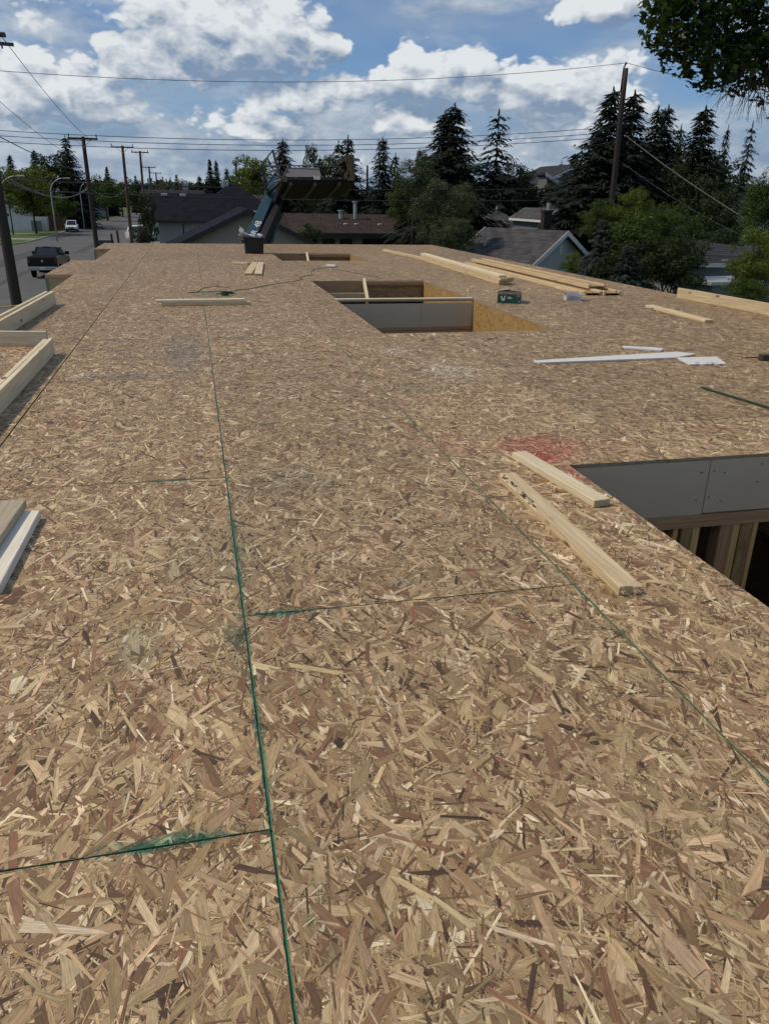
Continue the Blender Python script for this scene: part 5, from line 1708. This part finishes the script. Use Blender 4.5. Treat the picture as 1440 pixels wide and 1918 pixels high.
for i, (px, py, Y, w, h) in enumerate(((1215, 380, 50, 4.5, 4.6), (1262, 370, 48, 4.2, 5.0), (1300, 395, 46, 4.4, 4.4), (1345, 410, 44, 3.6, 4.0), (1292, 330, 54, 4.4, 4.4), (1340, 345, 54, 5.0, 4.0), (1225, 330, 56, 4.4, 4.0))):
    leafy('dark garden tree in the shaded mass, %s' % ('by the weathered pole', 'under the spruce pair', 'above the lattice garage', 'beside the white house', 'under the short spruce', 'under the half-dead spruce', 'high between the spruces')[i], px, py, Y, w, h, 'leaf_dark', i % 2)
leafy('dark shrub left of the white house corner', 1352, 452, 38, 2.4, 1.6, 'leaf_dark', 1, name='garden_shrub')
leafy('tall bright leafy tree at picture edge, upper crown', 1436, 395, 22, 1.8, 2.7, 'leaf_mid', 0, True)
leafy('tall bright leafy tree at picture edge, lower crown', 1420, 500, 20, 1.9, 2.3, 'leaf_yellow', 0, True)
leafy('small bush at the end of the long edge board', 1395, 545, 19, 1.2, .8, 'leaf_mid', 0, True, name='garden_shrub')

# distant belt of trees closing the view
far_ = []
r_ = np.random.default_rng(5)
for i in range(150):
    x = r_.uniform(-330, 420); y = r_.uniform(330, 520)
    far_.append((x, y, r_.uniform(7, 13), r_.uniform(6, 12)))
V = []
base = CROWN['leaf_dark'][0]
for x, y, rr, hh in far_:
    n = 260
    g = r_.normal(0, 1, (n, 3)); g /= np.linalg.norm(g, axis=1)[:, None]
    c = np.array([x, y, GZ + hh * .5]) + g * np.array([rr, rr, hh * .55]) * r_.uniform(.6, 1.05, (n, 1))
    t1 = r_.normal(0, 1, (n, 3)); t2 = r_.normal(0, 1, (n, 3))
    V.append(np.stack([c - t1, c + t2, c + t1, c - t2], 1))
o = link('far_treeline', raw_mesh('far_treeline', np.concatenate(V), None, MAT['leaf_dark']))
tag(o, 'distant belt of dark trees along the horizon', 'treeline', kind='stuff')

# big maple overhanging from beside the house: separate lobed leaves
def maple():
    r_ = np.random.default_rng(77)
    base = Vector((14.2, 15.5, GZ))
    root = empty('maple_tree', base)
    C = []
    for px, py, Y, s in ((1258, 25, 12.0, .52), (1246, 62, 12.2, .34), (1290, 45, 12.4, .70), (1300, 95, 12.0, .50), (1350, 60, 12.6, .75), (1345, 120, 12.0, .52), (1400, 40, 12.6, .8), (1395, 110, 12.4, .62), (1375, 150, 12.0, .34), (1440, 90, 12.6, .7),
                         (1280, 108, 12.1, .30), (1320, 145, 12.1, .26), (1262, -60, 12.6, .7), (1320, -60, 12.8, .9), (1420, -60, 13.0, 1.0), (1440, 160, 12.2, .35), (1270, -5, 12.6, .5), (1245, -20, 12.3, .35)):
        p = at(px, py, Y); C.append((p.x, p.y, p.z, s))
    for _ in range(60):
        d = r_.normal(0, 1, 3); d /= np.linalg.norm(d)
        p = np.array([13.6, 15.4, 6.2]) + d * np.array([4.2, 4.2, 3.4]) * r_.uniform(.55, .95)
        if p[0] < 9.6 or p[2] < 3.0: continue
        C.append((*p, r_.uniform(.6, 1.1)))
    C = np.array(C)
    star = np.array([(-.5, 0), (-.30, .30), (-.06, .20), (-.04, .50), (.14, .26), (.56, 0.0), (.14, -.26), (-.04, -.50), (-.06, -.20), (-.30, -.30)])
    w = C[:, 3] ** 2.2; w[:18] *= 3.0; w /= w.sum()
    n = 15000
    ci = r_.choice(len(C), n, p=w)
    g = r_.normal(0, 1, (n, 3)); g /= np.linalg.norm(g, axis=1)[:, None]
    c = C[ci, :3] + g * (C[ci, 3] * r_.uniform(.1, 1.08, n) ** .5)[:, None] * np.array([1, 1, .8])
    nr = r_.normal(0, .55, (n, 3)) + np.array([0, -.1, .8]); nr /= np.linalg.norm(nr, axis=1)[:, None]
    t1 = np.cross(nr, r_.normal(0, 1, (n, 3))); t1 /= np.linalg.norm(t1, axis=1)[:, None]
    t2 = np.cross(nr, t1)
    l = (.135 * r_.uniform(.55, 1.2, n))[:, None, None]
    V = c[:, None, :] + (t1[:, None, :] * star[None, :, 0:1] + t2[:, None, :] * star[None, :, 1:2]) * l
    V[:, [1, 3, 7, 9], 2] -= l[:, :, 0] * .12
    V = V - np.array(base)
    cr = link('crown', raw_mesh('maple_crown', V, None, MAT['leaf_maple']), root)
    tr = MB()
    tr.tube([(0, 0, 0), (.05, 0, 2.5), (-.1, .1, 5.0), (-.2, .1, 7.5)], [.34, .27, .22, .16], 10)
    for px, py, Y, a0 in ((1290, 60, 12.4, 5.6), (1360, 90, 12.5, 5.8), (1400, 60, 12.8, 6.2), (1270, 10, 12.6, 6.6)):
        e = at(px, py, Y) - base
        tr.tube([(-.1, .1, a0), (e.x * .4, e.y * .4, a0 + .9), (e.x * .75, e.y * .75, max(e.z + .15, a0 + .8)), tuple(e)], [.13, .09, .05, .012], 7)
    for k in range(8):
        a = k * .8 + .5
        tr.tube([(-.15, .1, 6.6), (1.2 * math.cos(a), 1.2 * math.sin(a), 8.2), (2.8 * math.cos(a), 2.8 * math.sin(a), 10.2)], [.12, .07, .02], 6)
    tr.build('trunk', MAT['tree_bark'], root, smooth=True)
    tw = MB()
    for k in range(44):
        f = r_.uniform(0, 1)
        s = at(1360 + 100 * f + r_.normal(0, 8), 150 + r_.normal(0, 12), 11.9 + r_.uniform(-.3, .3)) - base
        e = at(1315 + 150 * f + r_.normal(0, 14), 168 + 58 * r_.random() + 20 * f, 11.9 + r_.uniform(-.3, .3)) - base
        m1 = s.lerp(e, .5) + Vector((.03 * r_.normal(), 0, .05 + .03 * r_.normal()))
        tw.tube([s, m1, e], [.007, .005, .002], 4)
        if k % 2:
            e2 = e + Vector((r_.normal(0, .08) - .06, 0, r_.normal(0, .05)))
            tw.tube([m1, m1.lerp(e2, .5) + Vector((0, 0, .02)), e2], [.004, .003, .0015], 4)
    tw.build('bare_twigs', MAT['tree_bark'], root)['kind'] = 'stuff'
    tag(root, 'overhanging maple with dark lobed leaves and bare twigs', 'tree')


maple()

# ------------------------------------------------------------------ material lift with a loaded platform
simple('lift_blue', (.010, .058, .092), .45, var=.15, scale=3)
simple('lift_dark', (.02, .02, .023), .5, .3, var=.2)
simple('lift_steel', (.10, .10, .105), .55, .4, var=.25)
simple('platform_wood', (.028, .013, .009), .85, var=.3, scale=6)
simple('load_grey', (.13, .13, .14), .8, var=.1)
simple('load_wood', (.15, .115, .065), .8, var=.2)
simple('tyre', (.015, .015, .016), .9, var=.2)
lift = empty('telehandler', (2.0, 27.6, GZ))
LB = Vector(lift.location)


def lp(px, py, Y): return at(px, py, Y) - LB


a0, a1 = lp(452, 490, 26.6), lp(497, 393, 28.2)
b0, b1 = lp(484, 420, 27.7), lp(519, 341, 28.9)
base_sec = MB().bar(a0 + (a0 - a1) * .8, a1, .34, .42, up=(0, -.6, 1)).build('boom_base', MAT['lift_blue'], lift, bevel=.02)
MB().bar(b0, b1 + (b1 - b0) * .05, .34, .38, up=(0, -.6, 1)).build('boom_extension', MAT['lift_blue'], lift, bevel=.02)
MB().bar(lp(500, 420, 28.3), lp(520, 375, 29.0), .36, .34, up=(0, -.6, 1)).build('boom_head', MAT['lift_dark'], lift, bevel=.02)
dk = MB().bar(a0 + (a0 - a1) * .8 + Vector((.42, .12, -.02)), a1 + Vector((.42, .12, -.02)), .24, .62, up=(0, -.6, 1)).build('hydraulic_cover', MAT['lift_dark'], lift, bevel=.015)
MB().tube([a0 + Vector((.62, .1, -.5)), a1 + Vector((.5, .3, -.1))], .07, 10).build('hydraulic_ram', MAT['lift_steel'], lift)
# lettering on the boom side
d = (a1 - a0).normalized()
side = d.cross(Vector((0, -.6, 1)).normalized()).normalized()
upv = side.cross(d)
nrm = upv if upv.y < 0 else -upv
# the face of the boom that looks back at the deck
fx = d
fz = nrm
fy = fz.cross(fx)
for txt, off, size in (('IOR', .80, .26), ('4B', 1.38, .28)):
    cu = bpy.data.curves.new('boom_lettering', 'FONT'); cu.body = txt; cu.size = size; cu.extrude = .004; cu.align_x = 'LEFT'; cu.align_y = 'CENTER'
    tmp = bpy.data.objects.new('tmp', cu); COL.objects.link(tmp)
    dg = bpy.context.evaluated_depsgraph_get()
    me = bpy.data.meshes.new_from_object(tmp.evaluated_get(dg)); bpy.data.objects.remove(tmp)
    me.materials.clear(); me.materials.append(MAT['white_ink'])
    o = link('lettering', me, lift)
    R = Matrix((fx, fy, fz)).transposed().to_4x4()
    R.translation = a0 + d * off + fz * .218 - fy * .06
    o.matrix_local = R
# tilted timber platform
q = [lp(527, 338, 27.2), lp(665, 338, 27.2), lp(650, 369, 29.8), lp(510, 369, 29.8)]
ex = (q[1] - q[0]); ey = (q[3] - q[0]); ez = ex.cross(ey).normalized()
pf = MB().add([*(p for p in q), *(p + ez * .06 for p in q)], [(0, 3, 2, 1), (4, 5, 6, 7), (0, 1, 5, 4), (1, 2, 6, 5), (2, 3, 7, 6), (3, 0, 4, 7)]).build('platform_frame', MAT['lift_dark'], lift)
for i in range(7):
    f0, f1 = (i + .04) / 7, (i + .96) / 7
    vs = [q[0] + ey * f0 - ez * .012, q[1] + ey * f0 - ez * .012, q[1] + ey * f1 - ez * .012, q[0] + ey * f1 - ez * .012]
    MB().add([*vs, *(v - ez * .03 for v in vs)], [(0, 1, 2, 3), (7, 6, 5, 4), (0, 4, 5, 1), (1, 5, 6, 2), (2, 6, 7, 3), (3, 7, 4, 0)]).build('plank', MAT['platform_wood'], lift)
for f in (.12, .45, .78):
    MB().bar(q[0] + ex * f - ez * .09, q[3] + ex * f - ez * .09, .08, .10, up=tuple(ez)).build('cross_beam', MAT['lift_steel'], lift)
MB().bar(q[0] + ez * .06, q[1] + ez * .06, .08, .10, up=tuple(ez)).build('front_beam', MAT['lift_dark'], lift)
# railings: two leaning frames
def rail(pts, r=.035, nm='railing', m_='lift_steel'):
    return MB().tube(pts, r, 6).build(nm, MAT[m_], lift)


rail([lp(509, 398, 28.6), lp(489, 308, 27.8), lp(511, 281, 27.6), lp(527, 342, 27.4), lp(512, 380, 28.2)], .045)
rail([lp(489, 308, 27.8), lp(521, 312, 27.6)], .035)
rail([lp(500, 294, 27.7), lp(508, 312, 27.7), lp(523, 330, 27.4)], .03)
rail([lp(511, 281, 27.6), lp(518, 308, 27.6), lp(531, 343, 27.4)], .03)
rail([lp(500, 345, 28.4), lp(520, 318, 27.7)], .03)
rail([lp(517, 309, 27.7), lp(620, 311, 27.6), lp(640, 312, 27.6)], .022)
rail([lp(514, 340, 27.5), lp(527, 337, 27.3), lp(540, 312, 27.3)], .03)
MB().bar(lp(500, 360, 28.4), lp(530, 336, 27.3), .16, .1).build('platform_arm', MAT['lift_steel'], lift)
# load on the platform
ldm = MB().add([lp(533, 331, 27.3), lp(602, 331, 27.3), lp(597, 313, 27.7), lp(538, 313, 27.7), lp(533, 333, 28.6), lp(602, 333, 28.6), lp(597, 316, 28.4), lp(538, 316, 28.4)],
         [(0, 1, 2, 3), (5, 4, 7, 6), (0, 4, 5, 1), (3, 2, 6, 7), (1, 5, 6, 2), (0, 3, 7, 4)]).build('sheet_bundle', MAT['load_grey'])
ldm.location = LB
tag(ldm, 'grey bundle of sheets on the lift platform', 'bundle')
for i, (p0, p1) in enumerate((((631, 307), (655, 291)), ((655, 290), (659, 330)), ((650, 292), (654, 320)), ((656, 300), (664, 331)), ((646, 331), (661, 312)), ((628, 322), (645, 318)), ((660, 289), (662, 329)))):
    o = MB().bar(at(*p0, 27.5 + .08 * i), at(*p1, 27.5 + .08 * i), .06, .09).build('loose_timber', MAT['load_wood'])
    tag(o, '%s on the lift platform end' % ('slanting timber brace', 'tall upright timber, first', 'short upright timber', 'leaning timber at the corner', 'low crossing timber', 'nearly flat timber scrap', 'tall upright timber, second')[i], 'timber', 'timbers on the lift platform')
for i, (px, py, s) in enumerate(((531, 333, .10), (534, 337, .07), (555, 332, .035), (594, 332, .10), (603, 331, .05), (637, 333, .04), (649, 332, .07), (657, 334, .10))):
    p = at(px, py, 27.05)
    MB().box(p.x - s, p.x + s, p.y, p.y + .05, p.z - s * .6, p.z + s * .6).build('pale_tag', MAT['load_wood' if i != 3 else 'white_ink'], lift).location = -LB
# chassis out of sight below the deck edge
MB().box(-1.3, 3.4, .6, 2.9, .55, 1.5).build('chassis', MAT['lift_blue'], lift, bevel=.08)
MB().box(1.2, 2.6, .8, 1.8, 1.5, 2.6).build('cab', MAT['lift_dark'], lift, bevel=.08)
for x in (-.6, 2.7):
    for y in (.35, 2.75):
        MB().tube([(x, y, .6), (x, y + .4, .6)], .6, 20).build('wheel', MAT['tyre'], lift)
tag(lift, 'blue telescopic lift boom holding a tilted timber platform', 'lift')

# ------------------------------------------------------------------ vehicles
simple('paint_black', (.006, .006, .007), .28, var=.05, spec=.3)
simple('paint_white', (.62, .63, .64), .3, var=.04, spec=.5)
simple('paint_dark', (.025, .02, .018), .35, var=.1)
simple('chrome', (.42, .43, .45), .25, .9, var=.05)
simple('lamp_red', (.16, .010, .010), .3)
simple('lamp_clear', (.55, .55, .52), .2)
simple('rubber', (.012, .012, .012), .95, spec=.1)
simple('rim_metal', (.30, .30, .31), .4, .7)
simple('plate', (.55, .56, .58), .5)


def wheel(parent, x, y, r, w):
    t = MB().tube([(x, y - w / 2, r), (x, y - w / 2 + .03, r), (x, y + w / 2 - .03, r), (x, y + w / 2, r)], [r * .9, r, r, r * .9], 20).build('wheel', MAT['rubber'], parent)
    s = 1 if y > 0 else -1
    MB().tube([(x, y + s * (w / 2 - .01), r), (x, y + s * (w / 2 + .012), r)], r * .6, 14).build('rim', MAT['rim_metal'], t)
    return t


def taper_cab(mb, x0, x1, x2, x3, z0, z1, wb, wt, mi=0):
    """Greenhouse: bottom x0..x3 at z0, top x1..x2 at z1, half widths wb (bottom) and wt (top)."""
    vs = [(x0, -wb, z0), (x3, -wb, z0), (x3, wb, z0), (x0, wb, z0), (x1, -wt, z1), (x2, -wt, z1), (x2, wt, z1), (x1, wt, z1)]
    return mb.add(vs, [(0, 3, 2, 1), (4, 5, 6, 7), (0, 1, 5, 4), (1, 2, 6, 5), (2, 3, 7, 6), (3, 0, 4, 7)], mi)


def quad_on(a, b, c, d_, off):
    """A thin glass or lamp slab a little proud of a face."""
    a, b, c, d_ = map(Vector, (a, b, c, d_))
    n = (b - a).cross(d_ - a).normalized()
    vs = [a, b, c, d_]
    return MB().add([*(v + n * .002 for v in vs), *(v + n * off for v in vs)], [(3, 2, 1, 0), (4, 5, 6, 7), (0, 1, 5, 4), (1, 2, 6, 5), (2, 3, 7, 6), (3, 0, 4, 7)])


def inset(P, s):
    c = sum((Vector(p) for p in P), Vector()) / 4
    return [c + (Vector(p) - c) * s for p in P]


def pickup(label, loc, rz):
    """Faces local +X; rear (tailgate) at -X."""
    root = empty('pickup_truck', loc, rz)
    W = 1.0
    body = MB()
    body.prism([(-2.9, .62), (-2.92, 1.02), (-2.86, 1.36), (-.75, 1.36), (-.75, 1.30), (1.15, 1.30), (1.3, 1.26), (2.75, 1.14), (2.92, .95), (2.92, .55), (2.5, .5), (2.35, .85), (1.55, .85), (1.4, .5), (-1.25, .5), (-1.4, .85), (-2.2, .85), (-2.35, .55)], 'y', -W, W)
    body.build('body', MAT['paint_black'], root, bevel=.05)
    cb = MB(); taper_cab(cb, -.80, -.55, .75, 1.45, 1.28, 1.90, .93, .76); cb.build('cab', MAT['paint_black'], root, bevel=.05)
    # bed opening shown dark inside the rails
    MB().box(-2.78, -.88, -.82, .82, 1.345, 1.372).build('bed_floor', MAT['rubber'], root)
    MB().box(-2.80, -.9, -.98, -.86, 1.36, 1.40).build('bed_rail', MAT['paint_black'], root, bevel=.01)
    MB().box(-2.80, -.9, .86, .98, 1.36, 1.40).build('bed_rail', MAT['paint_black'], root, bevel=.01)
    gl = inset([(-.80, .93, 1.28), (-.80, -.93, 1.28), (-.55, -.76, 1.90), (-.55, .76, 1.90)], .82)
    quad_on(*gl, .008).build('rear_window', MAT['window_glass'], root)
    gl = inset([(1.45, -.93, 1.28), (1.45, .93, 1.28), (.75, .76, 1.90), (.75, -.76, 1.90)], .84)
    quad_on(*gl, .008).build('windscreen', MAT['window_glass'], root)
    for s in (-1, 1):
        P = [(-.7, s * .925, 1.31), (1.3, s * .925, 1.31), (.72, s * .775, 1.86), (-.52, s * .775, 1.86)]
        if s > 0: P = P[::-1]
        quad_on(*inset(P, .9), .008).build('side_window', MAT['window_glass'], root)
        MB().box(.72, .95, s * 1.0 - (.0 if s > 0 else .30), s * 1.0 + (.30 if s > 0 else .0), 1.32, 1.56).build('mirror', MAT['paint_black'], root, bevel=.03)
        MB().box(-2.945, -2.90, s * .91 - .06, s * .91 + .06, .98, 1.28).build('tail_light', MAT['lamp_red'], root, bevel=.012)
        MB().box(2.90, 2.94, s * .78 - .14, s * .78 + .14, .85, 1.05).build('headlight', MAT['lamp_clear'], root, bevel=.012)
        for x in (-1.8, 1.95):
            wheel(root, x, s * .86, .40, .28)
    MB().box(-2.94, -2.905, -.74, .74, .80, 1.33).build('tailgate', MAT['paint_black'], root, bevel=.012)
    MB().tube([(-2.955, 0, 1.12), (-2.94, 0, 1.12)], .085, 16).build('emblem', MAT['chrome'], root)
    MB().box(-3.08, -2.90, -.98, .98, .52, .76).build('bumper', MAT['chrome'], root, bevel=.03)
    MB().box(-3.095, -3.082, -.18, .18, .56, .72).build('licence_plate', MAT['plate'], root)
    MB().box(-.60, -.53, -.20, .20, 1.88, 1.925).build('brake_light', MAT['lamp_red'], root)
    MB().box(-2.9, 2.6, -.3, .3, .38, .52).build('underbody', MAT['rubber'], root)
    root.scale = (1.0, 1.03, 1.09)
    return tag(root, label, 'pickup truck')


def van(label, loc, rz, paint='paint_white', L=4.6, H=1.78, name='parked_van'):
    root = empty(name, loc, rz)
    h = L / 2
    MB().prism([(-h, .38), (-h - .03, .9), (-h + .05, 1.08), (h - 1.05, 1.06), (h - .12, .92), (h, .68), (h - .02, .35), (h - .5, .33), (h - .6, .62), (h - 1.2, .62), (h - 1.3, .33), (-h + 1.25, .33), (-h + 1.15, .62), (-h + .6, .62), (-h + .5, .36)], 'y', -.88, .88).build('body', MAT[paint], root, bevel=.06)
    cb = MB(); taper_cab(cb, -h + .02, -h + .28, h - 1.75, h - 1.0, 1.05, H, .85, .68); cb.build('cab', MAT[paint], root, bevel=.06)
    P = [(h - 1.0, -.85, 1.05), (h - 1.0, .85, 1.05), (h - 1.75, .68, H), (h - 1.75, -.68, H)]
    quad_on(*inset(P, .86), .008).build('windscreen', MAT['window_glass'], root)
    P = [(-h + .02, .85, 1.05), (-h + .02, -.85, 1.05), (-h + .28, -.68, H), (-h + .28, .68, H)]
    quad_on(*inset(P, .82), .008).build('rear_window', MAT['window_glass'], root)
    for s in (-1, 1):
        P = [(-h + .15, s * .848, 1.08), (h - 1.1, s * .848, 1.08), (h - 1.75, s * .69, H - .05), (-h + .33, s * .69, H - .05)]
        if s > 0: P = P[::-1]
        quad_on(*inset(P, .9), .008).build('side_window', MAT['window_glass'], root)
        MB().box(h - .06, h + .02, s * .66 - .16, s * .66 + .16, .66, .84).build('headlight', MAT['lamp_clear'], root, bevel=.01)
        MB().box(-h - .05, -h + .02, s * .76 - .08, s * .76 + .08, .75, 1.05).build('tail_light', MAT['lamp_red'], root, bevel=.01)
        MB().box(h - 1.35, h - 1.18, s * .88 - (.0 if s > 0 else .18), s * .88 + (.18 if s > 0 else .0), 1.06, 1.22).build('mirror', MAT[paint], root, bevel=.02)
        for x in (-h + .88, h - .9):
            wheel(root, x, s * .78, .34, .22)
    MB().box(h - .03, h + .035, -.42, .42, .60, .80).build('grille', MAT['rubber'], root)
    MB().box(h - .02, h + .06, -.86, .86, .36, .54).build('bumper', MAT['rubber'], root, bevel=.02)
    return tag(root, label, 'van' if name == 'parked_van' else 'car')


pickup('black pickup truck driving away on the street', (-10.9, 66.6, GZ - .01), rad(89))
van('white van parked facing the deck at far kerb', (-19.25, 143.5, GZ - .01), rad(-90 + 4))
van('white van parked beyond the covered boat', (-6.0, 118, GZ), rad(-93), 'paint_white', 5.2, 2.3)
van('dark vehicle parked ahead of the white boat', (-8.4, 84.5, GZ), rad(95), 'paint_dark', 4.4, 1.75, 'parked_car')
# boat on a trailer
bt = empty('boat_trailer', (-6.3, 96, GZ), rad(-96))
hull = bmesh.new()
secs = [(-2.6, 1.05, .95, 1.75), (-1.0, 1.12, .85, 1.80), (.8, 1.05, .90, 1.92), (2.2, .62, 1.15, 2.05), (3.0, .06, 1.6, 2.15)]
prev = None
for x, w, zk, zg in secs:
    ring = [hull.verts.new(p) for p in ((x, -w, zg), (x, -w * .85, zk + .3), (x, 0, zk), (x, w * .85, zk + .3), (x, w, zg), (x, 0, zg + .12))]
    if prev:
        for k in range(6): hull.faces.new((prev[k], ring[k], ring[(k + 1) % 6], prev[(k + 1) % 6]))
    else: hull.faces.new(ring[::-1])
    prev = ring
hull.faces.new(prev)
bmesh.ops.recalc_face_normals(hull, faces=hull.faces)
me = bpy.data.meshes.new('hull'); hull.to_mesh(me); hull.free(); me.materials.append(MAT['paint_white'])
link('hull', me, bt)
cb = MB(); taper_cab(cb, -1.2, -.9, .5, 1.3, 1.85, 2.65, .8, .62); cb.build('cabin', MAT['paint_white'], bt, bevel=.05)
quad_on(*inset([(1.3, -.8, 1.85), (1.3, .8, 1.85), (.5, .62, 2.65), (.5, -.62, 2.65)], .8), .01).build('windscreen', MAT['window_glass'], bt)
MB().box(-2.5, 3.6, -.6, .6, .50, .62).build('trailer_frame', MAT['galvanised'], bt)
for s in (-1, 1): wheel(bt, -.8, s * 1.0, .33, .2)
tag(bt, 'white boat on a trailer parked beside the street', 'boat')
